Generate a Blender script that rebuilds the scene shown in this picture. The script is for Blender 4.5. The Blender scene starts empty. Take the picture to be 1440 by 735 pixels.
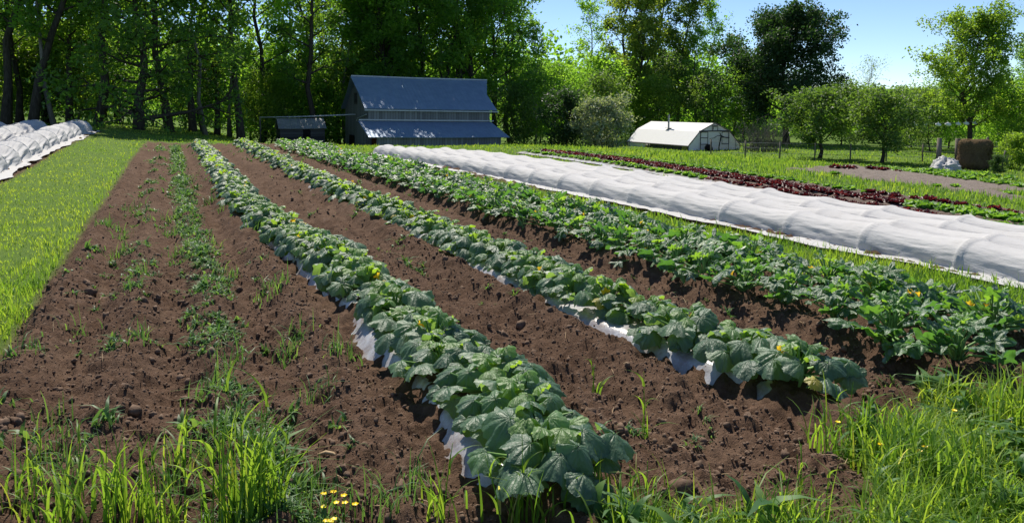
import bpy, math, random
import numpy as np
from mathutils import Vector

# ------------------------------------------------------------------ camera, sky, sun, exposure
SC = bpy.context.scene
COL = SC.collection
R = math.radians
F, CX, HY, CAM_H = 1080.0, 720.0, 150.0, 1.75        # focal length in photo pixels, centre column, horizon row, eye height
PITCH = R(4); YAW = math.atan(482 / 1080)             # the rows run along +Y; the camera looks 24 degrees to their right
CY = HY + F * math.tan(PITCH)
cam_d = bpy.data.cameras.new('camera'); cam = bpy.data.objects.new('camera', cam_d); COL.objects.link(cam)
cam.location = (0, 0, CAM_H); cam.rotation_euler = (R(90) - PITCH, 0, -YAW)
cam_d.sensor_width = 36; cam_d.lens = 36 * F / 1440; cam_d.shift_y = -(367.5 - CY) / 1440
cam_d.clip_start = 0.05; cam_d.clip_end = 4000
SC.camera = cam

SUN_AZ, SUN_EL = R(8), R(54)
W = bpy.data.worlds.new('World'); SC.world = W; W.use_nodes = True
nt = W.node_tree
sky = nt.nodes.new('ShaderNodeTexSky'); sky.sky_type = 'NISHITA'; sky.sun_disc = False
sky.sun_elevation = SUN_EL; sky.sun_rotation = SUN_AZ
sky.air_density = 1.0; sky.dust_density = 0.0; sky.ozone_density = 3.0; sky.altitude = 3500
bg = nt.nodes['Background']; bg.inputs['Strength'].default_value = 0.10
nt.links.new(sky.outputs[0], bg.inputs['Color'])
sd = bpy.data.lights.new('sun', 'SUN'); sun = bpy.data.objects.new('sun', sd); COL.objects.link(sun)
sd.energy = 4.4; sd.angle = R(0.5); sd.color = (1, 0.93, 0.82)
sv = Vector((math.cos(SUN_EL) * math.sin(SUN_AZ), math.cos(SUN_EL) * math.cos(SUN_AZ), math.sin(SUN_EL)))
sun.rotation_euler = (-sv).to_track_quat('-Z', 'Y').to_euler(); sun.location = (0, 0, 60)
SC.view_settings.view_transform = 'Standard'; SC.view_settings.look = 'None'
SC.view_settings.exposure = 0.6; SC.view_settings.gamma = 1; SC.view_settings.use_curve_mapping = False
SC.render.engine = 'CYCLES'
cy = SC.cycles
cy.max_bounces = 8; cy.diffuse_bounces = 6; cy.glossy_bounces = 2; cy.transmission_bounces = 4; cy.transparent_max_bounces = 4
cy.caustics_reflective = False; cy.caustics_refractive = False
cy.use_denoising = True; cy.sample_clamp_indirect = 4

rng = np.random.default_rng(11)
random.seed(11)

# ------------------------------------------------------------------ helpers
def ss(a, b, x):
    t = np.clip((np.asarray(x, float) - a) / (b - a), 0, 1); return t * t * (3 - 2 * t)

def terr(X, Y):
    X = np.asarray(X, float); Y = np.asarray(Y, float)
    near = .43 * ss(5.8, 12.6, X) * (1 - .65 * ss(6, 26, Y)) * (1 - .65 * ss(14, 40, X))
    a = ss(13, 42, X); b = ss(33, 58, Y) * ss(0, 10, X)
    return -near - 1.8 * (1 - (1 - a) * (1 - b)) + .5 * ss(20, 45, Y) * ss(1, -4, X)

def tz(x, y): return float(terr(x, y))

def ray(px, py):
    u = (px - CX) / F; v = (CY - py) / F
    f = (0, math.cos(PITCH) - v * -math.sin(PITCH), -math.sin(PITCH) + v * math.cos(PITCH))
    c, s = math.cos(YAW), math.sin(YAW)
    return np.array([u * c + f[1] * s, -u * s + f[1] * c, f[2]])

def ground_at(px, py):                       # where the line of sight through a photo pixel meets the terrain
    d = ray(px, py); t = np.linspace(1, 160, 32000)
    z = CAM_H + t * d[2] - terr(t * d[0], t * d[1]); i = int(np.argmax(z < 0))
    return np.array([t[i] * d[0], t[i] * d[1]])

def far_at(px, depth):                       # ground position seen in photo column px at a given depth
    lat = (px - CX) / F * depth
    x = lat * math.cos(YAW) + depth * math.sin(YAW); y = -lat * math.sin(YAW) + depth * math.cos(YAW)
    return x, y, tz(x, y)

def z_at(py, depth): return CAM_H + (HY - py) / F * depth

def _h(ix, iy, seed):
    n = (ix.astype(np.int64) * 374761393 + iy.astype(np.int64) * 668265263 + seed * 974634131) & 0x7fffffff
    n = ((n ^ (n >> 13)) * 1274126177) & 0x7fffffff
    return ((n ^ (n >> 16)) & 0xffff) / 65535.0

def noise(x, y, seed=0):
    x = np.asarray(x, float); y = np.asarray(y, float)
    ix = np.floor(x); iy = np.floor(y); fx = x - ix; fy = y - iy
    fx = fx * fx * (3 - 2 * fx); fy = fy * fy * (3 - 2 * fy)
    a = _h(ix, iy, seed); b = _h(ix + 1, iy, seed); c = _h(ix, iy + 1, seed); d = _h(ix + 1, iy + 1, seed)
    return (a * (1 - fx) + b * fx) * (1 - fy) + (c * (1 - fx) + d * fx) * fy

def fbm(x, y, seed=0, o=4):
    s = 0; a = .5; t = 0
    for i in range(o):
        s = s + a * noise(x * 2 ** i, y * 2 ** i, seed + i); t += a; a *= .5
    return s / t

def meshdata(name, V, quads=None, tris=None, mat=None, smooth=True, attrs=None):
    me = bpy.data.meshes.new(name)
    V = np.asarray(V, np.float32); me.vertices.add(len(V)); me.vertices.foreach_set('co', V.ravel())
    q = np.zeros((0, 4), np.int32) if quads is None or len(quads) == 0 else np.asarray(quads, np.int32)
    t = np.zeros((0, 3), np.int32) if tris is None or len(tris) == 0 else np.asarray(tris, np.int32)
    loops = np.concatenate([q.ravel(), t.ravel()]); me.loops.add(len(loops)); me.loops.foreach_set('vertex_index', loops)
    n = len(q) + len(t); me.polygons.add(n)
    st = np.concatenate([np.arange(len(q)) * 4, len(q) * 4 + np.arange(len(t)) * 3]).astype(np.int32)
    me.polygons.foreach_set('loop_start', st)
    me.update(calc_edges=True)
    me.polygons.foreach_set('use_smooth', np.full(n, bool(smooth)))
    for k, a in (attrs or {}).items():
        at = me.attributes.new(k, 'FLOAT', 'POINT'); at.data.foreach_set('value', np.asarray(a, np.float32))
    if mat: me.materials.append(mat)
    me.validate(); return me

def link(name, me, parent=None, loc=None, rz=0, sc=1):
    o = bpy.data.objects.new(name, me); COL.objects.link(o)
    if parent: o.parent = parent
    if loc is not None: o.location = loc
    o.rotation_euler = (0, 0, rz); o.scale = (sc, sc, sc) if not hasattr(sc, '__len__') else sc
    return o

def tag(o, label, cat, group=None, kind=None):
    o['label'] = label; o['category'] = cat
    if group: o['group'] = group
    if kind: o['kind'] = kind
    return o

class MB:                                    # collects pieces of geometry into one mesh
    def __init__(s): s.V = []; s.Q = []; s.T = []; s.A = {}; s.n = 0
    def add(s, V, Q=None, T=None, **A):
        V = np.asarray(V, float).reshape(-1, 3)
        if Q is not None and len(Q): s.Q.append(np.asarray(Q) + s.n)
        if T is not None and len(T): s.T.append(np.asarray(T) + s.n)
        s.V.append(V)
        for k, a in A.items(): s.A.setdefault(k, []).append(np.broadcast_to(np.asarray(a, float), (len(V),)))
        s.n += len(V); return s
    def box(s, c, d, rot=None):
        x, y, z = np.array(d) / 2
        V = np.array([[-x,-y,-z],[x,-y,-z],[x,y,-z],[-x,y,-z],[-x,-y,z],[x,-y,z],[x,y,z],[-x,y,z]])
        if rot is not None: V = V @ np.asarray(rot).T
        return s.add(V + np.array(c), BOXF)
    def tube(s, P, r, n=6, cap=True, **A):
        P = np.asarray(P, float); m = len(P); r = np.broadcast_to(np.asarray(r, float), (m,))
        T = np.gradient(P, axis=0); T /= np.linalg.norm(T, axis=1)[:, None] + 1e-9
        ref = np.where(np.abs(T[:, 2:3]) > .9, np.array([[1., 0, 0]]), np.array([[0, 0, 1.]]))
        U = np.cross(T, ref); U /= np.linalg.norm(U, axis=1)[:, None] + 1e-9; Wv = np.cross(T, U)
        a = np.arange(n) * 2 * np.pi / n
        V = P[:, None] + r[:, None, None] * (np.cos(a)[None, :, None] * U[:, None] + np.sin(a)[None, :, None] * Wv[:, None])
        i = np.arange(m - 1)[:, None] * n; j = np.arange(n)[None]; k = (j + 1) % n
        Q = np.stack([i + j, i + k, i + n + k, i + n + j], -1).reshape(-1, 4)
        T3 = []
        V = V.reshape(-1, 3)
        if cap:
            V = np.vstack([V, P[:1], P[-1:]]); c0 = m * n
            jj = np.arange(n); kk = (jj + 1) % n
            T3 = np.vstack([np.stack([kk, jj, np.full(n, c0)], 1), np.stack([(m - 1) * n + jj, (m - 1) * n + kk, np.full(n, c0 + 1)], 1)])
        return s.add(V, Q, T3, **A)
    def data(s, name, mat, smooth=True):
        return meshdata(name, np.vstack(s.V), np.vstack(s.Q) if s.Q else None, np.vstack(s.T) if s.T else None, mat, smooth,
                        {k: np.concatenate(v) for k, v in s.A.items()})
    def build(s, name, mat, parent=None, smooth=False, **k): return link(name, s.data(name, mat, smooth), parent, **k)
BOXF = np.array([[0,3,2,1],[4,5,6,7],[0,1,5,4],[1,2,6,5],[2,3,7,6],[3,0,4,7]])

def gridfaces(nu, nv, wrap=False):
    i = np.arange(nu - 1)[:, None]; j = np.arange(nv if wrap else nv - 1)[None]; k = (j + 1) % nv
    return np.stack([i * nv + j, i * nv + k, (i + 1) * nv + k, (i + 1) * nv + j], -1).reshape(-1, 4)

# ------------------------------------------------------------------ materials
def nmat(name):
    m = bpy.data.materials.new(name); m.use_nodes = True; t = m.node_tree; t.nodes.clear()
    out = t.nodes.new('ShaderNodeOutputMaterial'); return m, t, out

def N(t, kind, **k):
    n = t.nodes.new('ShaderNode' + kind)
    for a, v in k.items():
        if a.startswith('i_'): n.inputs[a[2:].replace('_', ' ')].default_value = v
        else: setattr(n, a, v)
    return n

def ramp(t, fac, stops):
    r = N(t, 'ValToRGB'); e = r.color_ramp.elements
    while len(e) < len(stops): e.new(.5)
    for el, (p, c) in zip(e, stops): el.position = p; el.color = (*c, 1)
    t.links.new(fac, r.inputs[0]); return r.outputs[0]

def mixc(t, fac, a, b, mode='MIX'):
    m = N(t, 'Mix', data_type='RGBA', blend_type=mode)
    for s, v in ((m.inputs[0], fac), (m.inputs[6], a), (m.inputs[7], b)):
        if hasattr(v, 'is_linked'): t.links.new(v, s)
        else: s.default_value = v if not isinstance(v, tuple) else (*v, 1)
    return m.outputs[2]

def math_(t, op, a, b=0.0, c=None):
    m = N(t, 'Math', operation=op)
    for s, v in zip(m.inputs, (a, b, c)):
        if v is None: continue
        if hasattr(v, 'is_linked'): t.links.new(v, s)
        else: s.default_value = v
    return m.outputs[0]

def tex(t, scale, detail=4, rough=.6, stretch=None, coord='Object'):
    tc = N(t, 'TexCoord'); o = tc.outputs[coord]
    if stretch:
        mp = N(t, 'Mapping'); mp.inputs['Scale'].default_value = stretch; t.links.new(o, mp.inputs[0]); o = mp.outputs[0]
    n = N(t, 'TexNoise'); n.inputs['Scale'].default_value = scale; n.inputs['Detail'].default_value = detail; n.inputs['Roughness'].default_value = rough
    t.links.new(o, n.inputs['Vector']); return n.outputs[0]

def bump(t, h, strength=.5, dist=.02):
    b = N(t, 'Bump'); b.inputs['Strength'].default_value = strength; b.inputs['Distance'].default_value = dist
    t.links.new(h, b.inputs['Height']); return b.outputs[0]

def principled(t, out, col, rough=.7, spec=.3, normal=None, metal=0):
    p = N(t, 'BsdfPrincipled')
    for s, v in (('Base Color', col), ('Roughness', rough), ('Specular IOR Level', spec), ('Metallic', metal)):
        if hasattr(v, 'is_linked'): t.links.new(v, p.inputs[s])
        else: p.inputs[s].default_value = (*v, 1) if isinstance(v, tuple) else v
    if normal: t.links.new(normal, p.inputs['Normal'])
    if out: t.links.new(p.outputs[0], out.inputs[0])
    return p

def attr(t, name):
    a = N(t, 'Attribute'); a.attribute_name = name; return a.outputs['Fac']

def leafmat(name, stops, trans, tw=.4, rough=.5, spec=.4, vein=None, mottle=None, objvar=.35, bumpy=False):
    """a leaf: colour by the per-leaf value 'tone' and a little by plant, light passing through it"""
    m, t, out = nmat(name)
    tone = attr(t, 'tone')
    oi = N(t, 'ObjectInfo')
    f = math_(t, 'MULTIPLY_ADD', math_(t, 'SUBTRACT', oi.outputs['Random'], .5), objvar, tone)
    c = ramp(t, f, stops); tc = ramp(t, f, [(p, tuple(min(1, a * b) for a, b in zip(q, trans))) for p, q in stops])
    if vein: c = mixc(t, math_(t, 'MULTIPLY', attr(t, 'vein'), .38), c, vein)
    if mottle:
        mk = math_(t, 'MULTIPLY', ramp_f(t, tex(t, 26, 3), .5, .62), attr(t, 'mottle'))
        c = mixc(t, mk, c, mottle)
    nr = bump(t, math_(t, 'ADD', tex(t, 60, 3), math_(t, 'MULTIPLY', attr(t, 'vein'), -.8)), .6, .012) if bumpy else None
    p = principled(t, None, c, rough, spec, nr)
    tr = N(t, 'BsdfTranslucent'); t.links.new(tc, tr.inputs[0])
    mx = N(t, 'MixShader'); mx.inputs[0].default_value = tw
    t.links.new(p.outputs[0], mx.inputs[1]); t.links.new(tr.outputs[0], mx.inputs[2]); t.links.new(mx.outputs[0], out.inputs[0])
    return m

def ramp_f(t, v, a, b):
    m = N(t, 'MapRange'); m.inputs['From Min'].default_value = a; m.inputs['From Max'].default_value = b
    t.links.new(v, m.inputs[0]); return m.outputs[0]

def simple(name, c1, c2, scale=6, rough=.8, spec=.2, metal=0, stretch=None, bstr=.3, bdist=.01):
    m, t, out = nmat(name)
    n = tex(t, scale, 5, .65, stretch)
    principled(t, out, ramp(t, n, [(.3, c1), (.7, c2)]), rough, spec, bump(t, n, bstr, bdist), metal); return m

M = {}
def m_ground():
    m, t, out = nmat('ground_soil_and_turf')
    a_g, a_p = attr(t, 'grassy'), attr(t, 'pale')
    n1, n2, n3 = tex(t, 2.2, 6, .65), tex(t, 14, 6, .7), tex(t, 75, 4, .7)
    soil = ramp(t, n2, [(.25, (.056, .033, .021)), (.5, (.104, .063, .041)), (.75, (.168, .108, .073))])
    soil = mixc(t, math_(t, 'MULTIPLY', ramp_f(t, n1, .45, .7), .45), soil, (.17, .112, .076))
    soil = mixc(t, math_(t, 'MULTIPLY', ramp_f(t, n3, .55, .75), .35), soil, (.20, .135, .092))
    soil = mixc(t, math_(t, 'MULTIPLY', ramp_f(t, tex(t, .5, 3, .6), .42, .62), .4), soil, (.07, .040, .025))
    soil = mixc(t, a_p, soil, ramp(t, n2, [(.3, (.16, .135, .115)), (.7, (.26, .225, .20))]))
    turf = ramp(t, n2, [(.3, (.06, .11, .018)), (.6, (.11, .18, .03)), (.8, (.19, .22, .06))])
    c = mixc(t, a_g, soil, turf)
    h = math_(t, 'ADD', math_(t, 'MULTIPLY', n3, .5), n2)
    principled(t, out, c, .95, .1, bump(t, h, 1.0, .03)); return m
M['ground'] = m_ground()
M['clod'] = simple('crumbly_soil', (.085, .056, .039), (.21, .146, .104), 18, .95, .1, bstr=.7, bdist=.01)
M['squash'] = leafmat('squash_leaf', [(.0, (.052, .112, .070)), (.5, (.092, .175, .096)), (.72, (.12, .22, .062)), (.93, (.13, .24, .035)), (1, (.34, .28, .04))],
                      (4.2, 3.6, 1.0), .38, .47, .75, vein=(.13, .20, .10), objvar=.12, bumpy=True)
M['zucchini'] = leafmat('zucchini_leaf', [(.0, (.022, .080, .026)), (.5, (.044, .135, .034)), (.8, (.09, .215, .032)), (1, (.14, .28, .038))],
                        (4.0, 3.2, 1.4), .36, .42, .6, vein=(.10, .17, .08), mottle=(.36, .42, .37), objvar=.12, bumpy=True)
M['stalk'] = simple('squash_stalk', (.10, .22, .05), (.20, .34, .10), 20, .5, .4)
def m_petal():
    m, t, out = nmat('yellow_petal'); p = principled(t, None, ramp(t, tex(t, 20), [(.3, (.88, .48, .02)), (.7, (.92, .62, .04))]), .6, .2)
    tr = N(t, 'BsdfTranslucent'); tr.inputs[0].default_value = (.95, .66, .04, 1); mx = N(t, 'MixShader'); mx.inputs[0].default_value = .5
    t.links.new(p.outputs[0], mx.inputs[1]); t.links.new(tr.outputs[0], mx.inputs[2]); t.links.new(mx.outputs[0], out.inputs[0]); return m
M['flower'] = m_petal()
M['green_lettuce'] = leafmat('green_lettuce_leaf', [(0, (.05, .13, .02)), (.5, (.09, .21, .03)), (1, (.16, .30, .06))], (3, 2.6, 1.2), .4, .5, .4, objvar=.5)
M['red_lettuce'] = leafmat('red_lettuce_leaf', [(0, (.028, .006, .009)), (.5, (.062, .012, .017)), (1, (.12, .028, .025))], (2.4, 1.3, 1.2), .3, .45, .4, objvar=.4)
M['grass'] = leafmat('grass_blade', [(0, (.042, .115, .018)), (.45, (.098, .20, .03)), (.8, (.17, .265, .045)), (.97, (.23, .25, .07)), (1, (.40, .35, .17))],
                     (3.2, 2.7, 1.2), .48, .5, .3, objvar=0)
M['weed'] = leafmat('weed_leaf', [(0, (.04, .11, .03)), (.5, (.075, .17, .05)), (1, (.14, .25, .06))], (2.6, 2.2, 1.2), .4, .5, .35, objvar=.2)
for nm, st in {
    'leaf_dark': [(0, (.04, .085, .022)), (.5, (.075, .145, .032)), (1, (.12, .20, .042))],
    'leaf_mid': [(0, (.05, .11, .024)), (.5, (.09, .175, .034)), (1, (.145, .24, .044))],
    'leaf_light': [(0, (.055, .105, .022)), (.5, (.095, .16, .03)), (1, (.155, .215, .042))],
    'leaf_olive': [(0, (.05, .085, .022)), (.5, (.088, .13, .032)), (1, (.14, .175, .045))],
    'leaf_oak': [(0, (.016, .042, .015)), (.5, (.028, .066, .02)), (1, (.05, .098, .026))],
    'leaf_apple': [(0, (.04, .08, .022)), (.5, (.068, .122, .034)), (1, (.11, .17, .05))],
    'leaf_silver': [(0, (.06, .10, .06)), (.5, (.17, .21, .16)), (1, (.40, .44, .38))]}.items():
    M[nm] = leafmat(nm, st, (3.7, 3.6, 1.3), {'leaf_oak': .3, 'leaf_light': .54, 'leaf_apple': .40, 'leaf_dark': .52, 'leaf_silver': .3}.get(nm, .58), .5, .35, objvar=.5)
M['bark'] = simple('bark', (.028, .024, .020), (.10, .085, .07), 9, .95, .1, stretch=(1, 1, .25), bstr=.8, bdist=.03)
M['bark_pale'] = simple('pale_bark', (.10, .09, .075), (.26, .24, .21), 9, .95, .1, stretch=(1, 1, .25), bstr=.6, bdist=.02)

def m_fabric(name, c, dirt, tw=.16):
    m, t, out = nmat(name)
    n = tex(t, 3, 5, .6); col = mixc(t, math_(t, 'MULTIPLY', ramp_f(t, n, .5, .8), .5), c, dirt)
    nr = bump(t, tex(t, 22, 4, .6, (1.6, .35, 1.6)), .55, .015)
    p = principled(t, None, col, .8, .25, nr)
    tr = N(t, 'BsdfTranslucent'); tr.inputs[0].default_value = (.62, .60, .58, 1)
    mx = N(t, 'MixShader'); mx.inputs[0].default_value = tw
    t.links.new(p.outputs[0], mx.inputs[1]); t.links.new(tr.outputs[0], mx.inputs[2]); t.links.new(mx.outputs[0], out.inputs[0]); return m
M['fabric'] = m_fabric('white_row_cover_fabric', (.52, .515, .51), (.39, .375, .355), .10)
M['poly'] = m_fabric('milky_greenhouse_film', (.90, .90, .90), (.80, .80, .79), .22)
M['hoop'] = simple('hoop_tube', (.55, .55, .55), (.7, .7, .7), 5, .4, .5)
def m_mulch():
    m, t, out = nmat('white_plastic_mulch')
    n = tex(t, 9, 5, .65); d = tex(t, 4, 6, .75)
    c = mixc(t, math_(t, 'MULTIPLY', ramp_f(t, d, .40, .62), .85), (.40, .41, .44), (.17, .12, .085))
    principled(t, out, c, .32, .6, bump(t, n, .5, .02)); return m
M['mulch'] = m_mulch()
def m_boards(name, c1, c2, wid, axis='x', rough=.85):
    """weathered boards, each board its own shade, dark gaps"""
    m, t, out = nmat(name)
    tc = N(t, 'TexCoord'); sp = N(t, 'SeparateXYZ'); t.links.new(tc.outputs['Object'], sp.inputs[0])
    if axis == 'x': v = math_(t, 'ADD', sp.outputs[0], sp.outputs[1])
    else: v = sp.outputs[2]
    v = math_(t, 'DIVIDE', v, wid); fl = math_(t, 'FLOOR', v); fr = math_(t, 'FRACT', v)
    wn = N(t, 'TexWhiteNoise', noise_dimensions='1D'); t.links.new(fl, wn.inputs['W'])
    st = (9, 9, .5) if axis == 'x' else (.5, .5, 9)
    grain = tex(t, 2.2, 6, .7, st)
    f = math_(t, 'ADD', math_(t, 'MULTIPLY', wn.outputs[0], .5), math_(t, 'MULTIPLY', grain, .55))
    c = ramp(t, f, [(.2, c1), (.85, c2)])
    gap = math_(t, 'LESS_THAN', fr, .07)
    c = mixc(t, gap, c, (.012, .011, .010))
    principled(t, out, c, rough, .15, bump(t, math_(t, 'SUBTRACT', grain, gap), .5, .015)); return m
M['boards'] = m_boards('weathered_barn_boards', (.14, .145, .155), (.27, .275, .29), .21)
M['dark_boards'] = m_boards('dark_shed_boards', (.035, .034, .036), (.10, .095, .095), .2, 'z')
def m_metal(name, c1, c2, wid, rough=.38, metal=.55):
    m, t, out = nmat(name)
    tc = N(t, 'TexCoord'); sp = N(t, 'SeparateXYZ'); t.links.new(tc.outputs['Object'], sp.inputs[0])
    v = math_(t, 'FRACT', math_(t, 'DIVIDE', sp.outputs[0], wid))
    rib = math_(t, 'PINGPONG', v, .5)
    n = tex(t, 1.6, 6, .7, (1, 1, .6))
    principled(t, out, ramp(t, n, [(.3, c1), (.75, c2)]), rough, .5, bump(t, rib, .8, .03), metal); return m
M['roof'] = m_metal('standing_seam_metal_roof', (.15, .22, .33), (.23, .31, .43), .3, .5, .22)
M['tin'] = m_metal('shed_tin_roof', (.14, .15, .16), (.34, .34, .35), .2, .6, .1)
M['trim'] = simple('pale_trim', (.40, .42, .45), (.55, .57, .60), 4, .6, .3)
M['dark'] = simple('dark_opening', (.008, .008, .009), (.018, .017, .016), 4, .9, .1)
M['rust'] = simple('red_brown_paint', (.07, .022, .014), (.12, .04, .025), 4, .85, .1)
M['wood'] = simple('grey_post_wood', (.10, .085, .07), (.26, .23, .20), 8, .9, .1, stretch=(1, 1, .2))
M['frame'] = simple('dark_frame_timber', (.05, .05, .055), (.11, .11, .115), 8, .8, .2)
M['pipe'] = simple('grey_stove_pipe', (.25, .26, .27), (.42, .43, .44), 4, .4, .5, metal=.5)
M['straw'] = simple('old_hay', (.055, .038, .024), (.19, .135, .075), 14, .95, .05, stretch=(1, 1, 4), bstr=.9, bdist=.05)
M['husk'] = simple('dry_husk', (.36, .24, .13), (.55, .42, .26), 12, .8, .2)
M['wire'] = simple('fence_wire', (.2, .2, .2), (.35, .35, .35), 5, .5, .4, metal=.6)
M['white'] = simple('white_plastic', (.62, .64, .66), (.78, .79, .8), 5, .5, .4)
M['house'] = simple('grey_house_siding', (.20, .22, .26), (.27, .29, .33), 3, .8, .2)
M['hill'] = simple('wooded_hill', (.03, .055, .03), (.055, .085, .045), .03, .95, .05)
M['buttercup'] = simple('buttercup_petal', (.85, .60, .01), (.9, .68, .02), 20, .4, .4)
print('materials ok')

# ------------------------------------------------------------------ ground
ROW1 = lambda y: 1.58 - .42 * ss(6.2, 13.5, y)
ROW2 = lambda y: 3.45 - .22 * ss(3.5, 6, y) - .27 * ss(6, 18, y)
ROW3 = lambda y: 5.16 - .45 * ss(9, 33, y)
WEEDX = lambda y: .30 - .1 * ss(8, 16, y)
def edge_left(y): return -1.16 + .12 * (fbm(y * 1.3, y * 0 + 3.3, 5) - .5) + .25 * ss(25, 42, y)
def soil_mask(X, Y):
    """1 on worked soil, 0 on turf"""
    wob = .5 * (fbm(X * 1.7, Y * 1.7, 21) - .5)
    y0 = 2.2 + wob + .75 * ss(2.4, 3.5, X) - .1 * ss(0, -1.2, X) + .45 * np.exp(-((X - 1.75) / .35) ** 2)
    near = ss(-.12, .12, Y - y0)
    a = ss(-.08, .08, X - edge_left(Y)) * ss(.12, -.12, X - (5.95 + wob * .4)) * near * ss(41, 38, Y)
    t = ss(7.6, 7.9, X + .062 * (Y - 5)) * ss(12.55, 12.3, X + .04 * (Y - 7)) * ss(28.5, 27.5, Y)
    l = ss(12.75, 12.95, X) * ss(16.15, 15.95, X) * ss(29.5, 28.5, Y)
    d = ss(-3.45, -3.65, X + wob * .5 - .35 * ss(30, 44, Y)) * ss(46, 44.5, Y) * ss(9, 10, Y) * ss(-8.2, -7.8, X)
    return np.maximum.reduce([a, t, l, d, bare_mask(X, Y)])
BARE = np.array([ground_at(*p) for p in ((1105, 238), (1200, 232), (1440, 262), (1440, 284))])
def bare_mask(X, Y):
    m = np.ones(np.shape(X)); c = BARE.mean(0)
    for i in range(4):
        p, q = BARE[i], BARE[(i + 1) % 4]; n = np.array([-(q - p)[1], (q - p)[0]]); n /= np.linalg.norm(n)
        if (c - p) @ n < 0: n = -n
        m = m * ss(-.35, .35, (X - p[0]) * n[0] + (Y - p[1]) * n[1] + 2.6 * (fbm(X * .6, Y * .6, 31) - .5) - .35)
    return m
def relief(X, Y, lod=None):
    s = soil_mask(X, Y)
    q = fbm(X * 3, Y * 3, 12, 2)
    n = .06 * (fbm(X * 2.2, Y * 2.2, 1, 2) - .5) + .07 * np.abs(fbm(X * 6, Y * 6, 3, 2) - .5) \
        + (.014 + .054 * q) * ss(.25, .85, noise(X * 13 + 2 * q, Y * 13, 5)) + .026 * ss(.2, .9, noise(X * 29, Y * 29 + q, 6)) + .016 * noise(X * 62, Y * 62, 8)
    ridges = (.042 + .03 * fbm(X * .5, Y * .6, 14, 2)) * np.cos((X - .3) * 2 * np.pi / .62) + .03 * (fbm(X * 9, Y * .8, 15, 2) - .5) * ss(-1.1, -.8, X) * ss(1.15, .9, X)
    bed = .6 * np.maximum.reduce([.05 * ss(.62, .38, np.abs(X - ROW1(Y))), .05 * ss(.62, .38, np.abs(X - ROW2(Y))), .04 * ss(.8, .55, np.abs(X - ROW3(Y)))]) * ss(2.4, 3.0, Y)
    return s * (n - .045 + ridges + bed) + (1 - s) * (.03 * (fbm(X * 1.5, Y * 1.5, 9, 3) - .5))
def zs(X, Y): return terr(X, Y) + relief(X, Y)

rad = [.4]
while rad[-1] < 60: rad.append(rad[-1] * 1.0052 + .002)
while rad[-1] < 1500: rad.append(rad[-1] * 1.06)
rad = np.array(rad)
ang = np.concatenate([np.linspace(-180, -52, 40, endpoint=False), np.arange(-52, 52, .22), np.linspace(52, 180, 40)[:-1]])
ang = np.radians(90 - 24.05 - ang)
GX = rad[:, None] * np.cos(ang)[None]; GY = rad[:, None] * np.sin(ang)[None]
GZ = zs(GX, GY)
sm = soil_mask(GX, GY)
weedy = ss(.5, .75, fbm(GX * 3, GY * 3, 41)) * .25 * sm
V = np.stack([GX, GY, GZ], -1).reshape(-1, 3)
Q = gridfaces(len(rad), len(ang), True)
V = np.vstack([V, [[0, 0, 0]]]); na = len(ang)
T = np.stack([np.arange(na), (np.arange(na) + 1) % na, np.full(na, len(V) - 1)], 1)[:, ::-1]
gme = meshdata('ground', V, Q[:, ::-1], T[:, ::-1], M['ground'], True,
               {'grassy': np.append((1 - sm).ravel(), 1), 'pale': np.append((np.maximum(bare_mask(GX, GY), .55 * ss(12.8, 13.2, GX) * ss(16.2, 15.9, GX)) * .9).ravel(), 0)})
g = link('ground', gme); tag(g, 'tilled brown soil and grass of the farm field', 'ground', kind='structure')

# distant hill beyond the trees
hx = np.linspace(-700, 1100, 60); prof = 10 + 14 * fbm(hx / 260, hx * 0, 77, 3)
mb = MB(); VV = []
for k, fz in ((0, -.1), (1, .55), (2, .9), (3, 1.0), (4, -.1)):
    yy = 520 + k * 45
    VV.append(np.stack([hx * math.cos(YAW) + yy * math.sin(YAW), -hx * math.sin(YAW) + yy * math.cos(YAW), prof * fz - 3], -1))
VV = np.array(VV)
mb.add(VV.reshape(-1, 3), gridfaces(5, 60)); h_ = mb.build('hills', M['hill'], smooth=True); tag(h_, 'low wooded hill far beyond the trees', 'hill', kind='structure')

# ------------------------------------------------------------------ crumbly clods of soil (uncountable)
def ico():
    p = (1 + 5 ** .5) / 2
    v = np.array([[-1,p,0],[1,p,0],[-1,-p,0],[1,-p,0],[0,-1,p],[0,1,p],[0,-1,-p],[0,1,-p],[p,0,-1],[p,0,1],[-p,0,-1],[-p,0,1]], float)
    f = np.array([[0,11,5],[0,5,1],[0,1,7],[0,7,10],[0,10,11],[1,5,9],[5,11,4],[11,10,2],[10,7,6],[7,1,8],[3,9,4],[3,4,2],[3,2,6],[3,6,8],[3,8,9],[4,9,5],[2,4,11],[6,2,10],[8,6,7],[9,8,1]])
    return v / np.linalg.norm(v[0]), f
IV, IF = ico()
def subdiv(v, f):
    v = list(map(tuple, v)); mid = {}; out = []
    def m(a, b):
        k = (min(a, b), max(a, b))
        if k not in mid:
            q = np.array(v[a]) + np.array(v[b]); q /= np.linalg.norm(q); v.append(tuple(q)); mid[k] = len(v) - 1
        return mid[k]
    for a, b, c in f:
        x, y, z = m(a, b), m(b, c), m(c, a); out += [[a, x, z], [b, y, x], [c, z, y], [x, y, z]]
    return np.array(v), np.array(out)
IV2, IF2 = subdiv(IV, IF)
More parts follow.
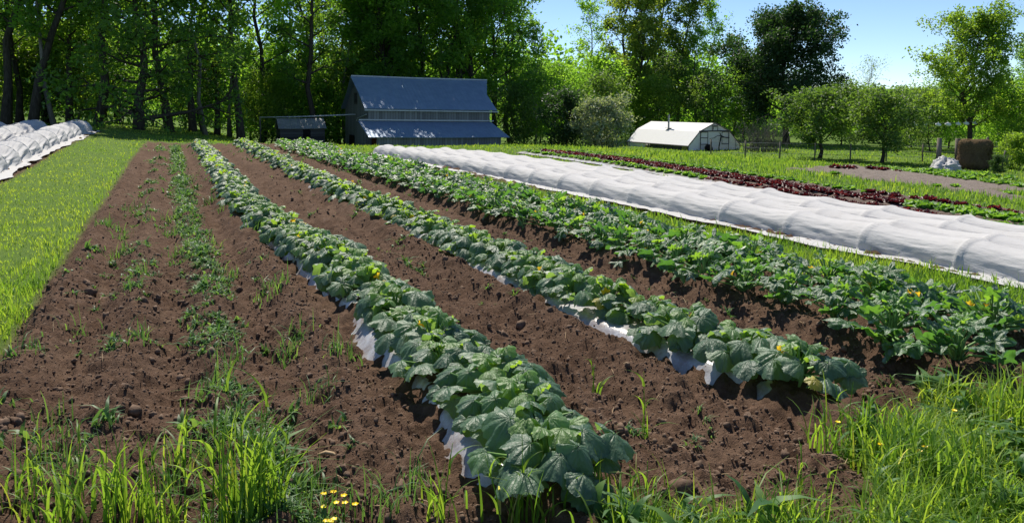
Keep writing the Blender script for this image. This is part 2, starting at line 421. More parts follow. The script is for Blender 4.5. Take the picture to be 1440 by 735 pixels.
def clods(n, ymax, base, tail, seed, geo):
    r = np.random.default_rng(seed); v0, f0 = geo
    x = r.uniform(-1.5, 6.2, n * 3); y = 2.0 + (ymax - 2.0) * r.random(n * 3) ** 1.6
    k = (soil_mask(x, y) > .6) & (np.abs(x - ROW1(y)) > .36) & (np.abs(x - ROW2(y)) > .36)
    x, y = x[k][:n], y[k][:n]; n = len(x)
    s = base * np.exp(r.normal(0, tail, n)); s = np.minimum(s, .05)
    m = len(v0)
    j = 1 + .36 * (r.random((n, m)) - .5) * 2
    sc = s[:, None] * r.uniform(.7, 1.25, (n, 3))
    P = v0[None] * j[..., None] * sc[:, None]
    a = r.uniform(0, 6.28, n); c, si = np.cos(a)[:, None], np.sin(a)[:, None]
    P = np.stack([P[..., 0] * c - P[..., 1] * si, P[..., 0] * si + P[..., 1] * c, P[..., 2]], -1)
    P += np.stack([x, y, zs(x, y) + s * .05], -1)[:, None]
    Fc = (f0[None] + (np.arange(n) * m)[:, None, None]).reshape(-1, 3)
    return P.reshape(-1, 3), Fc
mb = MB()
a, b = clods(2400, 9, .0088, .6, 1, (IV2, IF2)); mb.add(a, None, b)
a, b = clods(42000, 10, .0045, .5, 2, (IV, IF)); mb.add(a, None, b)
a, b = clods(7000, 26, .009, .5, 3, (IV, IF)); mb.add(a, None, b)
o = mb.build('soil_clods', M['clod'], smooth=True); tag(o, 'crumbly brown clods scattered over the tilled soil', 'soil', kind='stuff')
print('ground ok')

# ------------------------------------------------------------------ plastic mulch under the squash rows
def mulch(rowf, y0, y1, hw, seed, label):
    ys = [y0]
    while ys[-1] < y1: ys.append(ys[-1] + .03 + .012 * max(0, ys[-1] - 3))
    ys = np.array(ys); s = np.linspace(-1, 1, 33)
    Yg = ys[:, None] + .05 * (noise(s[None] * 3, ys[:, None] * 0, seed) - .5) * (np.arange(len(ys))[:, None] < 6) + 0 * s[None]
    wv = hw * (1 + .30 * (fbm(ys * .9, ys * 0, seed, 3) - .5) + .55 * (fbm(ys * 1.1, ys * 0 + 2, seed + 1, 2) - .5))
    X = rowf(Yg) + s[None] * wv[:, None]
    prof = (.05 * (1 - np.abs(s) ** 3)[None] + .01) * (.12 + .88 * ss(0, .3, ys - y0))[:, None]
    wr = .05 * (np.abs(fbm(X * 5, Yg * 14, seed + 3, 3) - .5)) + .02 * np.abs(fbm(X * 16, Yg * 3, seed + 9, 2) - .5) * np.abs(s)[None]
    edge = -.085 * ss(.62, 1, np.abs(s))[None] * (.85 + .3 * fbm(X * 2, Yg * 1.5, seed + 21, 2))
    Z = terr(X, Yg) + prof + wr + edge + .012
    mb = MB(); mb.add(np.stack([X, Yg, Z], -1).reshape(-1, 3), gridfaces(len(ys), len(s)))
    o = mb.build('plastic_mulch', M['mulch'], smooth=True); return tag(o, label, 'plastic mulch')
mulch(ROW1, 3.0, 37.5, .31, 100, 'white plastic mulch film under the squash row beside the bare soil')
mulch(ROW2, 3.35, 37.5, .33, 200, 'white plastic mulch film under the second squash row, beside the zucchini')
# ------------------------------------------------------------------ squash and zucchini plants
def leaf_mesh(r, Rl, kind, na_, nr, tone):
    """one lobed leaf with its stalk end at the origin, tip along +x"""
    th = np.linspace(-np.pi, np.pi, na_)
    lobes = [0, .98, -.98, 1.95, -1.95]; w = [1, .95, .95, .82, .82]
    wid, dep = (.40, .24) if kind == 'squash' else (.30, .52)
    prof = np.max([wk * ((1 - dep) + dep * np.exp(-((th - lk) / wid) ** 2)) for lk, wk in zip(lobes, w)], 0)
    prof = prof * (1 + .035 * np.sin(th * 17 + r.uniform(0, 6)) + .03 * r.normal(size=na_))
    prof = prof * (.16 + .84 * ss(0, .5, np.pi - np.abs(th)))
    vein = np.max([np.exp(-((th - lk) / .085) ** 2) for lk in lobes], 0)
    side = np.max([.7 * np.exp(-((th - lk) / .07) ** 2) for lk in (.5, -.5, 1.45, -1.45)], 0)
    rho = np.linspace(0, 1, nr + 1)[1:]
    RR = rho[:, None] * prof[None] * Rl
    x, y = RR * np.cos(th), RR * np.sin(th)
    dr = r.uniform(.5, 1.0) if kind == 'squash' else r.uniform(.1, .5)
    f = r.uniform(.0, .35) if kind == 'squash' else r.uniform(-.35, .25)
    z = -dr * Rl * .62 * rho[:, None] ** 2 * (1 + .35 * np.cos(2 * th + r.uniform(0, 6)))[None]
    z = z + .075 * Rl * (1 - vein)[None] * rho[:, None] ** 1.2 + .05 * Rl * np.sin(rho[:, None] * 9 + 3 * np.abs(th)[None] * 2) * (1 - vein)[None] * rho[:, None]
    z = z + .10 * Rl * np.sin(5 * th + r.uniform(0, 6))[None] * rho[:, None] ** 3
    z = z - f * np.abs(y) + .03 * Rl * r.normal(size=(1, na_)) * rho[:, None] ** 2
    V = np.stack([x, y, z], -1).reshape(-1, 3); V = np.vstack([V, [[0, 0, 0]]])
    Q = gridfaces(nr, na_); c = len(V) - 1; j = np.arange(na_ - 1)
    T = np.stack([np.full(na_ - 1, c), j, j + 1], 1)
    vn = np.append((np.maximum(vein, side)[None] * (1 - .6 * rho[:, None])).ravel(), 1)
    return V, Q[:, ::-1], T, vn, np.full(len(V), tone)

def rotm(az, pitch, roll):
    ca, sa, cp, sp, cr, sr = math.cos(az), math.sin(az), math.cos(pitch), math.sin(pitch), math.cos(roll), math.sin(roll)
    Rz = np.array([[ca, -sa, 0], [sa, ca, 0], [0, 0, 1]]); Ry = np.array([[cp, 0, sp], [0, 1, 0], [-sp, 0, cp]]); Rx = np.array([[1, 0, 0], [0, cr, -sr], [0, sr, cr]])
    return Rz @ Ry @ Rx

def flower_mesh(r, s):
    mb = MB(); n = 30; th = np.linspace(0, 2 * np.pi, n, endpoint=False); P = []
    for k, (rr, hh) in enumerate(((.12, 0), (.25, .5), (.5, 1.0), (.85, 1.35))):
        star = 1 + (.22 * np.cos(5 * th) if k == 3 else .1 * np.cos(5 * th) * (k == 2))
        P.append(np.stack([s * rr * star * np.cos(th), s * rr * star * np.sin(th), s * (hh + .1 * np.cos(5 * th) * (k == 3)) + 0 * th], -1))
    mb.add(np.array(P).reshape(-1, 3), gridfaces(4, n, True)); return mb

def squash_proto(seed, kind, na_, nr, n_leaf, n_flower, sides=6):
    r = np.random.default_rng(seed); fol = MB(); st = MB(); flowers = []
    for i in range(n_leaf):
        u = (i + .5) / n_leaf; young = i < n_leaf * .26
        az = i * 2.39996 + r.normal(0, .35)
        if kind == 'squash':
            rho = .04 + .255 * u ** .75 + r.normal(0, .03); h = .25 - .16 * u ** 1.3 + r.normal(0, .025)
            Rl = (.114 if not young else .068) * r.uniform(.68, 1.28); pt = r.uniform(.05, .55) if not young else r.uniform(-.8, .2)
            tone = r.uniform(.05, .55) if not young else r.uniform(.62, .9)
            if r.random() < .012: tone = 1.15; Rl *= .6
        else:
            rho = .05 + .30 * u + r.normal(0, .04); h = .29 - .17 * u + r.normal(0, .045)
            Rl = (.132 if not young else .08) * r.uniform(.65, 1.25); pt = r.uniform(-.95, .65) if not young else r.uniform(-1.1, -.1)
            tone = r.uniform(.1, .7) if not young else r.uniform(.6, 1.0)
        h = max(h, .09)
        tip = np.array([rho * math.cos(az), rho * math.sin(az), h])
        b0 = np.array([.03 * math.cos(az), .03 * math.sin(az), .02])
        P = np.array([b0, b0 * .4 + tip * np.array([.6, .6, .0]) * .45 + np.array([0, 0, h * .55]), tip * np.array([.85, .85, .9]), tip])
        st.tube(P, [.011, .009, .007, .005], sides, cap=False)
        V, Q, T, vn, tn = leaf_mesh(r, Rl, kind, na_, nr, tone)
        V = V @ rotm(az + r.normal(0, .45), pt, r.normal(0, .3)).T + tip
        fol.add(V, Q, T, vein=vn, tone=tn, mottle=np.full(len(V), r.uniform(.1, 1.0)))
    for k in range(n_flower):
        a = r.uniform(0, 6.28); flowers.append(([r.uniform(.05, .22) * math.cos(a), r.uniform(.05, .22) * math.sin(a), r.uniform(.12, .25)], flower_mesh(r, r.uniform(.024, .042)), (r.normal(0, .7), r.normal(0, .7), 0)))
    return fol, st, flowers

def make_plant(seed, kind, na_, nr, n_leaf, n_flower, parts=True):
    fol, st, fl = squash_proto(seed, kind, na_, nr, n_leaf, n_flower)
    d = {'foliage': fol.data('foliage', M[kind]), 'stalks': st.data('stalks', M['stalk']), 'flowers': []}
    for loc, mb, rot in fl: d['flowers'].append((loc, mb.data('flower', M['flower']), rot))
    if not parts:                            # too far off to show its parts: one mesh
        fol.build
    return d
PLANT = {}
for kind, nl in (('squash', 25), ('zucchini', 23)):
    PLANT[kind] = {'near': [make_plant(100 + i + 50 * (kind == 'zucchini'), kind, 47, 6, nl + i % 3, (0, 1, 0, 1, 0, 0, 1, 0)[i] if kind == 'squash' else (1, 1, 0, 2, 0, 2, 0, 1)[i]) for i in range(8)],
                   'far': [make_plant(300 + i + 50 * (kind == 'zucchini'), kind, 21, 3, nl, (i == 2) * 1) for i in range(5)]}
def put_plant(kind, x, y, near, i, label, group, sc=1, variant=None):
    p = PLANT[kind]['near' if near else 'far']; p = p[(variant if variant is not None else random.randrange(len(p)))]
    z = tz(x, y) + .06
    rt = bpy.data.objects.new(kind + '_plant', None); COL.objects.link(rt); rt.empty_display_size = .1
    rt.location = (x, y, z); rt.rotation_euler = (random.gauss(0, .05), random.gauss(0, .05), random.uniform(0, 6.28)); rt.scale = (sc, sc, sc * random.uniform(.9, 1.1))
    tag(rt, label, kind + ' plant', group)
    link('foliage', p['foliage'], rt)
    if near or y < 22: link('stalks', p['stalks'], rt)
    for loc, me, rot in p['flowers']:
        f = link('yellow_flower', me, rt, loc); f.rotation_euler = rot
    return rt
def row(kind, rowf, y0, y1, sp, off, label, group, firsts):
    y = y0; i = 0
    while y < y1:
        x = float(rowf(np.array(y))) + off + random.gauss(0, .035)
        lb = firsts.get(i)
        put_plant(kind, x, y, y < 13, i, lb or label, None if lb else group, random.uniform(.88, 1.12), None)
        y += sp * random.uniform(.9, 1.1); i += 1
row('squash', ROW1, 3.05, 37, .46, 0, 'broad leaved green squash plant in the row beside the bare weedy soil', 'squash plants in the row beside the bare soil',
    {0: 'squash plant at the grassy near end of the row beside the bare soil', 1: 'squash plant second from the grassy end of the bare soil row, above torn plastic'})
row('squash', ROW2, 3.5, 37, .47, 0, 'broad leaved green squash plant in the middle row, between two bare soil strips', 'squash plants in the middle row',
    {0: 'squash plant at the grassy near end of the middle row'})
row('zucchini', ROW3, 3.35, 33.5, .52, -.40, 'bushy zucchini plant with jagged leaves on the soil side of the wide bed', 'zucchini plants on the soil side of the wide bed',
    {0: 'zucchini plant at the near end of the wide bed, soil side'})
row('zucchini', ROW3, 3.6, 33.5, .52, .34, 'bushy zucchini plant with jagged leaves on the grass side of the wide bed', 'zucchini plants on the grass side of the wide bed', {})
print('plants ok')

# ------------------------------------------------------------------ lettuce beds
def lettuce(seed, kind, n=14):
    r = np.random.default_rng(seed); mb = MB()
    for i in range(n):
        u = i / n; az = i * 2.4 + r.normal(0, .2); pit = 1.15 * (1 - u) + .15; L = .16 * r.uniform(.8, 1.15)
        s, v = np.meshgrid(np.linspace(0, 1, 5), np.linspace(-1, 1, 7), indexing='ij')
        wd = .11 * np.sin(np.pi * (.15 + .75 * s)) ; rad_ = L * s; ruff = .03 * s * np.sin(v * 7 + r.uniform(0, 6)) * np.abs(v)
        x = rad_ * math.sin(pit) + .01; z = rad_ * math.cos(pit) * (1 - .35 * s) + ruff + .02; y = v * wd
        V = np.stack([x, y, z], -1).reshape(-1, 3) @ rotm(az, 0, 0).T
        mb.add(V, gridfaces(5, 7), tone=np.clip(r.normal(.5, .25), 0, 1) + 0 * V[:, 0])
    return mb.data(kind, M[kind])
LET = {k: [lettuce(i, k) for i in range(4)] for k in ('green_lettuce', 'red_lettuce')}
def lettuce_row(xf, y0, y1, sp, kind, label, group, sc=1.0, drop=0):
    y = y0
    while y < y1:
        x = xf(y) + random.gauss(0, .03)
        if random.random() > drop:
            o = link(kind, random.choice(LET[kind]), None, (x, y, tz(x, y) + .03), random.uniform(0, 6.28), sc * random.uniform(.8, 1.2))
            tag(o, label, 'lettuce', group)
        y += sp * random.uniform(.9, 1.1)
mA, mB_, mC = 13.35, 14.35, 15.35
lettuce_row(lambda y: mA, 8.0, 9.6, .36, 'green_lettuce', 'lime green lettuce in the row beside the white tunnels, right of the red ones', 'lime lettuces beside the tunnels')
lettuce_row(lambda y: mA, 9.6, 17.0, .27, 'red_lettuce', 'dark red lettuce in the row beside the white tunnels', 'red lettuces beside the tunnels', .85)
lettuce_row(lambda y: mA, 17.0, 28.5, .40, 'green_lettuce', 'green lettuce in the row beside the tunnels, towards the dark shrubs', 'green lettuces beside the tunnels')
for dx in (-.18, .2):
    lettuce_row(lambda y: mB_ + dx, 7.6, 11.5, .36, 'green_lettuce', 'green lettuce in the middle double row near the right edge', 'green lettuces of the middle double row', 1.25)
    lettuce_row(lambda y: mB_ + dx, 11.5, 28.5, .23, 'red_lettuce', 'dark red lettuce in the middle double row, facing the greenhouse', 'red lettuces of the middle double row', .92)
lettuce_row(lambda y: mC, 8.0, 13.4, .38, 'red_lettuce', 'dark red lettuce in the row along the grass, near the right edge', 'red lettuces along the grass')
lettuce_row(lambda y: mC, 13.4, 28.5, .40, 'green_lettuce', 'green lettuce in the row along the grass before the greenhouse', 'green lettuces along the grass')
def along(p, q):
    p, q = ground_at(*p), ground_at(*q)
    return p, q
def lettuce_line(p, q, sp, kind, label, group, sc, drop, jit=.15):
    p, q = along(p, q); L = np.linalg.norm(q - p); n = int(L / sp)
    for i in range(n):
        if random.random() < drop: continue
        x, y = p + (q - p) * (i + .5) / n; x += random.gauss(0, jit); y += random.gauss(0, jit)
        o = link(kind, random.choice(LET[kind]), None, (x, y, tz(x, y) + .02), random.uniform(0, 6.28), sc * random.uniform(.8, 1.25)); tag(o, label, 'lettuce', group)
lettuce_line((1225, 237), (1440, 266), .55, 'green_lettuce', 'green lettuce in the full row across the pale bare bed', 'green lettuces across the pale bed', 1.5, .05)
lettuce_line((1285, 242), (1420, 254), .22, 'green_lettuce', 'green lettuce behind the full row, towards the hay bale', 'green lettuces towards the hay bale', 1.7, .1, .7)
lettuce_line((1130, 240), (1260, 241), .9, 'red_lettuce', 'small red lettuce scattered on the pale bare bed', 'red lettuces scattered on the pale bed', 1.3, .3, .4)
lettuce_line((1180, 246), (1440, 279), 1.0, 'green_lettuce', 'small green lettuce scattered along the near side of the pale bed', 'green lettuces scattered on the pale bed', 1.1, .4, .5)
for x, lb in ((mA, 'white plastic mulch film under the lettuce row beside the tunnels'), (mB_, 'white plastic mulch film under the red double row of lettuce')):
    ys = np.arange(7, 29, .25); s = np.linspace(-1, 1, 7); Yg, S = np.meshgrid(ys, s, indexing='ij'); X = x + S * .33
    Z = terr(X, Yg) + .045 * (1 - S ** 4) + .03 * fbm(X * 6, Yg * 4, 60, 2) - .01
    mb = MB(); mb.add(np.stack([X, Yg, Z], -1).reshape(-1, 3), gridfaces(len(ys), 7)); tag(mb.build('plastic_mulch', M['mulch'], smooth=True), lb, 'plastic mulch')

# ------------------------------------------------------------------ row cover tunnels
def tunnel(xf, y0, y1, hw, h, sp, seed, label, group, rough=1.0, skirt=.22, dy=.06, hoops=True):
    r = np.random.default_rng(seed)
    ys = [y0]
    while ys[-1] < y1: ys.append(ys[-1] + dy + .004 * max(0, ys[-1] - 4))
    ys = np.array(ys); ns = 65
    s = np.linspace(-1.0, 1.0, ns)
    ph = (ys - y0) / sp; cell = np.floor(ph); fr = ph - cell
    sag = np.sin(np.pi * fr) ** .8
    jit = np.array([_h(cell, cell * 0 + k, seed) for k in range(3)])
    X = np.zeros((len(ys), ns)); Z = np.zeros_like(X)
    arc = .80                                          # |s|<arc is the hoop, the rest lies on the ground as a skirt
    for i in range(ns):
        a = np.clip(s[i] / arc, -1, 1) * np.pi / 2
        ca, sa = np.cos(a), np.sin(a)
        hx = np.sign(sa) * abs(sa) ** .95; hz = abs(ca) ** .85
        k = 1 - (.07 + .11 * rough + .08 * rough * jit[0]) * sag * (0.4 + .6 * abs(hz))
        out = max(0, abs(s[i]) - arc) / (1 - arc)
        sk = skirt * (.45 + 1.1 * fbm(ys * .8, ys * 0 + np.sign(s[i]) * 3, seed + 5, 3)) * out
        wid = hw * (1 - (.06 + .05 * rough) * sag)
        X[:, i] = hx * wid + np.sign(s[i]) * sk
        Z[:, i] = hz * h * k + .02 * (out > 0) * (1 - out) + (.05 * np.abs(fbm(ys * 3, ys * 0 + i * .35, seed + 7, 2) - .45)) * (out > 0)
    S = np.broadcast_to(s[None], X.shape); YY = np.broadcast_to(ys[:, None], X.shape)
    low = 1 - np.abs(Z) / h
    wr = .040 * rough * (fbm(YY * 1.4 + 5 * np.abs(S), S * 15 + jit[1][:, None] * 6, seed + 11, 3) - .5) + .030 * rough * (np.abs(fbm(YY * 2.6 - 4 * S, S * 24 + jit[2][:, None] * 3, seed + 13, 2) - .5)) + .012 * (fbm(YY * 9, S * 40, seed + 15, 2) - .5)
    # folds fanning down from each hoop
    fan = .022 * rough * np.sin(S * 26 + (fr[:, None] - .5) * 9 * np.sign(S) + jit[2][:, None] * 6) * sag[:, None] * np.clip(low, 0, 1) * (np.abs(S) < .9)
    nx = np.sin(np.clip(S / arc, -1, 1) * np.pi / 2); nz = np.cos(np.clip(S / arc, -1, 1) * np.pi / 2)
    amp = np.where(fr < .06, fr / .06, 1)[:, None] * np.where(fr > .94, (1 - fr) / .06, 1)[:, None]
    rib = .026 * np.exp(-((np.minimum(fr, 1 - fr) * sp) / .022) ** 2)[:, None] * (np.abs(S) < arc)
    d = (wr + fan) * (.25 + .75 * amp) + rib
    X = X + nx * d; Z = Z + nz * d + .004
    end = ss(0, .35, ys - y0) * ss(0, .5, y1 - ys); end = .05 + .95 * end ** .6
    Z = Z * end[:, None]; X = X * (.55 + .45 * end[:, None])
    Xw = X + xf(ys)[:, None] + .06 * (fbm(ys * .7, ys * 0, seed + 17, 2) - .5)[:, None]
    Zw = terr(Xw, YY) + np.maximum(Z, .0) + .035
    root = bpy.data.objects.new('row_cover_tunnel', None); COL.objects.link(root); root.location = (float(xf(np.array(y1))), y1, tz(float(xf(np.array(y1))), y1))
    tag(root, label, 'row cover', group)
    off = np.array(root.location)
    mb = MB(); mb.add(np.stack([Xw, YY, Zw], -1).reshape(-1, 3) - off, gridfaces(len(ys), ns)[:, ::-1]); mb.build('fabric_cover', M['fabric'], root, smooth=True)
    if hoops:
        a = np.linspace(-np.pi / 2, np.pi / 2, 17)
        P = np.stack([np.sign(np.sin(a)) * np.abs(np.sin(a)) ** .95 * (hw - .012), 0 * a, np.abs(np.cos(a)) ** .85 * (h - .012)], -1)
        P[0, 2] = P[-1, 2] = -.1
        hm = MB().tube(P, .009, 6).data('hoop', M['hoop'])
        y = y0 + sp
        while y < y1 - .5:
            x = float(xf(np.array(y))); link('hoop', hm, root, np.array([x, y, tz(x, y) + .03]) - off); y += sp
    return root
TXY = [((8.25, 5), (7.75, 16), (7.05, 28)), ((9.45, 5), (8.75, 16), (7.85, 27)), ((10.65, 6), (9.75, 16), (8.6, 26)), ((11.85, 7), (10.6, 16), (9.25, 25))]
for i, pts in enumerate(TXY):
    lb = ['white fabric tunnel over hoops, beside the grass strip and zucchini', 'white fabric tunnel second from the zucchini bed', 'white fabric tunnel third from the zucchini bed, second from the lettuce', 'white fabric tunnel nearest the lettuce rows'][i]
    pc = np.polyfit([p[1] for p in pts], [p[0] for p in pts], 2)
    tunnel(lambda y, pc=pc: np.polyval(pc, y), 1.9 + .37 * i, pts[2][1], .355, .36, 1.25 + .05 * (i % 2), 40 + 7 * i, lb, None, .42, .26 if i == 0 else .05, .034)
LX = [(-4.45, 10.5, 45.0, .56, .60), (-6.15, 14, 43.0, .55, .62), (-7.75, 18, 43.5, .52, .55)]
for i, (x, y0, y1, hw, h) in enumerate(LX):
    lb = ['lumpy white fabric tunnel nearest the grass strip at far left', 'lumpy white fabric tunnel in the middle of the three at far left', 'low white fabric tunnel closest to the dark tree trunks'][i]
    tunnel(lambda y, x=x: x + .35 * ss(28, 42, y), y0, y1, hw, h, 1.9, 140 + 9 * i, lb, None, 2.4, .32, .08)
print('tunnels ok')

# ------------------------------------------------------------------ barn
def empty(name, loc, rz=0, rot=None):
    o = bpy.data.objects.new(name, None); COL.objects.link(o); o.location = loc; o.rotation_euler = rot or (0, 0, rz); o.empty_display_size = .3; return o
def slab(mb, pts, th):
    """a sheet of quads given as rows of points, with thickness"""
    P = np.asarray(pts, float); nu, nv = P.shape[:2]
    n = np.cross(P[0, -1] - P[0, 0], P[-1, 0] - P[0, 0]); n /= np.linalg.norm(n)
    A = P.reshape(-1, 3); B = A - n * th
    f = gridfaces(nu, nv); k = len(A)
    rim = [i * nv for i in range(nu)]; rim = list(range(nv)) + [i * nv + nv - 1 for i in range(1, nu)] + [(nu - 1) * nv + j for j in range(nv - 2, -1, -1)] + [i * nv for i in range(nu - 2, 0, -1)]
    E = [[rim[i], rim[(i + 1) % len(rim)], rim[(i + 1) % len(rim)] + k, rim[i] + k] for i in range(len(rim))]
    mb.add(np.vstack([A, B]), np.vstack([f, f[:, ::-1] + k, E])); return mb

bx, by, bz = far_at(517, 57)
barn = empty('barn', (bx, by, bz), rot=(0, R(.9), 0)); tag(barn, 'old grey board barn with dark metal roof and a lean-to', 'barn')
L_, D_, EV, RG = 9.75, 8.0, 3.62, 6.0
mb = MB()
mb.box((L_ / 2, .05, EV / 2 - .3), (L_, .1, EV + .6)); mb.box((L_ / 2, D_ - .05, EV / 2 - .3), (L_, .1, EV + .6))
for x in (.05, L_ - .05):
    V = [(x - .05, .1, -.6), (x - .05, D_ - .1, -.6), (x - .05, D_ - .1, EV), (x - .05, D_ / 2, RG - .12), (x - .05, .1, EV)]
    V += [(x + .1 - .05, *p[1:]) for p in V]
    mb.add(V, [[0, 1, 2, 4], [9, 7, 6, 5], [0, 4, 9, 5], [1, 6, 7, 2], [4, 3, 8, 9], [3, 2, 7, 8]], [[4, 2, 3], [9, 8, 7]])
mb.build('wall', M['boards'], barn)
mb = MB()
rt = [(0, 1.05), (.45, .62), (1, 1.0)]            # the right verge: a peaked hood at the ridge, cut back below it, flared at the eave
for side in (1, -1):
    rows_ = []
    for u, ov in ((0, .55), (.5, .5), (1, 1.35)):
        run = (D_ / 2 + .22) * (1 - u)
        y = D_ / 2 - side * run; z = RG - (RG - EV) / (D_ / 2) * run
        rows_.append([(-.32 + .12 * (u == 1) * -1, y, z + .06), (L_ / 2, y, z + .06 - .03 * u), (L_ + ov, y, z + .06)])
    slab(mb, rows_ if side == 1 else [r_[::-1] for r_ in rows_], .06)
roof = mb.build('roof', M['roof'], barn)
MB().tube([(-.4, D_ / 2, RG + .08), (L_ / 2, D_ / 2, RG + .05), (L_ + 1.35, D_ / 2, RG + .08)], .07, 6).build('ridge_cap', M['trim'], roof)
MB().box((L_ / 2 + .15, -.27, EV - .20), (L_ + .95, .08, .09)).build('gutter', M['trim'], barn)
LD = 2.4
mb = MB(); slab(mb, [[(-.6 + 1.0 * 0, -LD - .35, 1.52), (L_ / 2, -LD - .35, 1.49), (L_ + .55, -LD - .35, 1.52)], [(-.75, -.03, 2.62), (L_ / 2, -.03, 2.60), (L_ + .1, -.03, 2.62)]], .05)
lr = mb.build('lean_to_roof', M['roof'], barn)
MB().box((L_ / 2 - .2, -.07, 2.70), (L_ + 1.0, .06, .10)).build('flashing', M['trim'], lr)
mb = MB().box((L_ / 2, -LD, .50), (L_ - .1, .09, 2.0)); mb.box((L_ - .05, -LD / 2, .55), (.09, LD - .1, 2.05)); mb.build('lean_to_wall', M['boards'], barn)
MB().box((.06, -LD / 2 - .5, .5), (.07, LD - 1.1, 1.9)).build('side_panel', M['rust'], barn)
d = MB().box((-.06, 1.5, 1.05), (.06, 1.9, 2.7)).build('sliding_door', M['boards'], barn)
MB().box((-.12, 1.5, 2.46), (.05, 2.6, .10)).build('door_rail', M['frame'], d)
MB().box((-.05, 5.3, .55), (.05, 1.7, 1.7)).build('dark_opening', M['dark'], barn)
MB().tube([(-.12, .05, 3.1), (-.12, 3.0, 2.75), (-.12, 3.3, 2.6)], .04, 6).build('downpipe', M['trim'], barn)
for z in (4.3,): MB().box((-.04, D_ / 2, z), (.05, .8, .9)).build('loft_hatch', M['dark_boards'], barn)

sx, sy, sz = far_at(394, 57.5)
shed = empty('shed', (sx, sy, sz)); tag(shed, 'small dark plank shed with a tin roof left of the barn', 'shed')
mb = MB(); w, dd, ev, rg = 3.3, 2.2, 1.72, 2.38
mb.box((w / 2, .05, ev / 2 - .2), (w, .1, ev + .4)); mb.box((w / 2, dd - .05, ev / 2 - .2), (w, .1, ev + .4))
for x in (.05, w - .05):
    V = [(x - .05, .1, -.4), (x - .05, dd - .1, -.4), (x - .05, dd - .1, ev), (x - .05, dd / 2, rg - .06), (x - .05, .1, ev)]; V += [(x + .05, *p[1:]) for p in V]
    mb.add(V, [[0, 1, 2, 4], [9, 7, 6, 5], [0, 4, 9, 5], [1, 6, 7, 2], [4, 3, 8, 9], [3, 2, 7, 8]], [[4, 2, 3], [9, 8, 7]])
mb.build('wall', M['dark_boards'], shed)
mb = MB()
for s_ in (1, -1):
    rr = [[(-.12, dd / 2 - s_ * (dd / 2 + .15), ev - .05), (w / 2, dd / 2 - s_ * (dd / 2 + .15), ev - .07), (w + .12, dd / 2 - s_ * (dd / 2 + .15), ev - .05)], [(-.12, dd / 2, rg + .03), (w / 2, dd / 2, rg + .01), (w + .12, dd / 2, rg + .03)]]
    slab(mb, rr if s_ == 1 else [q[::-1] for q in rr], .04)
mb.build('roof', M['tin'], shed)
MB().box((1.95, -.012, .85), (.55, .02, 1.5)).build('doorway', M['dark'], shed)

p0 = far_at(366, 60); p1 = far_at(489, 59.5)
q0 = np.array([p0[0], p0[1], z_at(165, 60)]); q1 = np.array([bx - .14, by + 3.3, z_at(161, 59.5)])
ln = (q1 - q0)
o = MB().tube([(0, 0, 0), ln * .35 + [0, 0, -.05], ln * .7 + [0, 0, -.03], ln], .055, 6).build('overhead_pole', M['trim'], None, smooth=True, loc=q0)
tag(o, 'long pale pole running level from the barn gable over the shed', 'pole')
o = MB().tube([(0, 0, -.3), (.02, 0, 1.4), (0, 0, q0[2] - p0[2] + .05)], .06, 6).build('support_post', M['wood'], None, smooth=True, loc=p0)
tag(o, 'wooden post holding the far end of the long pale pole', 'post')

# ------------------------------------------------------------------ greenhouse
gx, gy, gz = far_at(968, 62.5)
gh = empty('greenhouse', (gx, gy, gz)); tag(gh, 'low white plastic greenhouse with framed gable end on the grass', 'greenhouse')
Wg, Lg = 5.3, 9.2
prof = [(0, .38), (1.15, 1.55), (Wg / 2, 2.22), (Wg - 1.15, 1.55), (Wg, .38)]
mb = MB(); rows_ = []
for y in np.linspace(0, Lg, 10): rows_.append([(x, y, z - .03 * math.sin(math.pi * ((y / Lg * 9) % 1))) for x, z in prof])
fine = []
for r_ in rows_:
    q = []
    for a_, b_ in zip(r_[:-1], r_[1:]):
        for t in np.linspace(0, 1, 6, endpoint=False):
            q.append(tuple(np.array(a_) * (1 - t) + np.array(b_) * t))
    q.append(r_[-1]); fine.append(q)
mb.add(np.array(fine).reshape(-1, 3), gridfaces(10, len(fine[0]))[:, ::-1]); mb.build('film_cover', M['poly'], gh)
for y in (.03, Lg - .03):
    V = [(x, y, z - .02) for x, z in prof] + [(Wg, y, -.1), (0, y, -.1)]
    MB().add(V, [[0, 1, 3, 4], [6, 0, 4, 5]] , [[1, 2, 3]]).build('gable_film', M['poly'], gh)
def bar(mb, a, b, r=.035): mb.tube([a, b], r, 4)
mb = MB(); y = -.03
for a_, b_ in zip(prof[:-1], prof[1:]): bar(mb, (a_[0], y, a_[1] + .02), (b_[0], y, b_[1] + .02), .045)
bar(mb, (1.05, y, 1.58), (Wg - 1.05, y, 1.58), .045)
for x in (1.2, Wg - 1.2): bar(mb, (x, y, 0), (x, y, 1.56))
bar(mb, (0, y, -.1), (0, y, .38)); bar(mb, (Wg, y, -.1), (Wg, y, .38)); bar(mb, (Wg - .45, y, 0), (Wg - .45, y, .85), .025)
mb.build('gable_frame', M['frame'], gh)
for x0 in (1.2, Wg - 1.2 - .72):
    mb = MB()
    for a_, b_ in (((x0, 1.5), (x0 + .72, 1.5)), ((x0, .5), (x0 + .72, .5)), ((x0, .5), (x0, 1.5)), ((x0 + .72, .5), (x0 + .72, 1.5)), ((x0, 1.05), (x0 + .72, 1.02))): bar(mb, (a_[0], y - .03, a_[1]), (b_[0], y - .03, b_[1]), .028)
    mb.build('window_frame', M['frame'], gh)
mb = MB(); v0, v1 = Wg / 2 - .28, Wg / 2 + .28
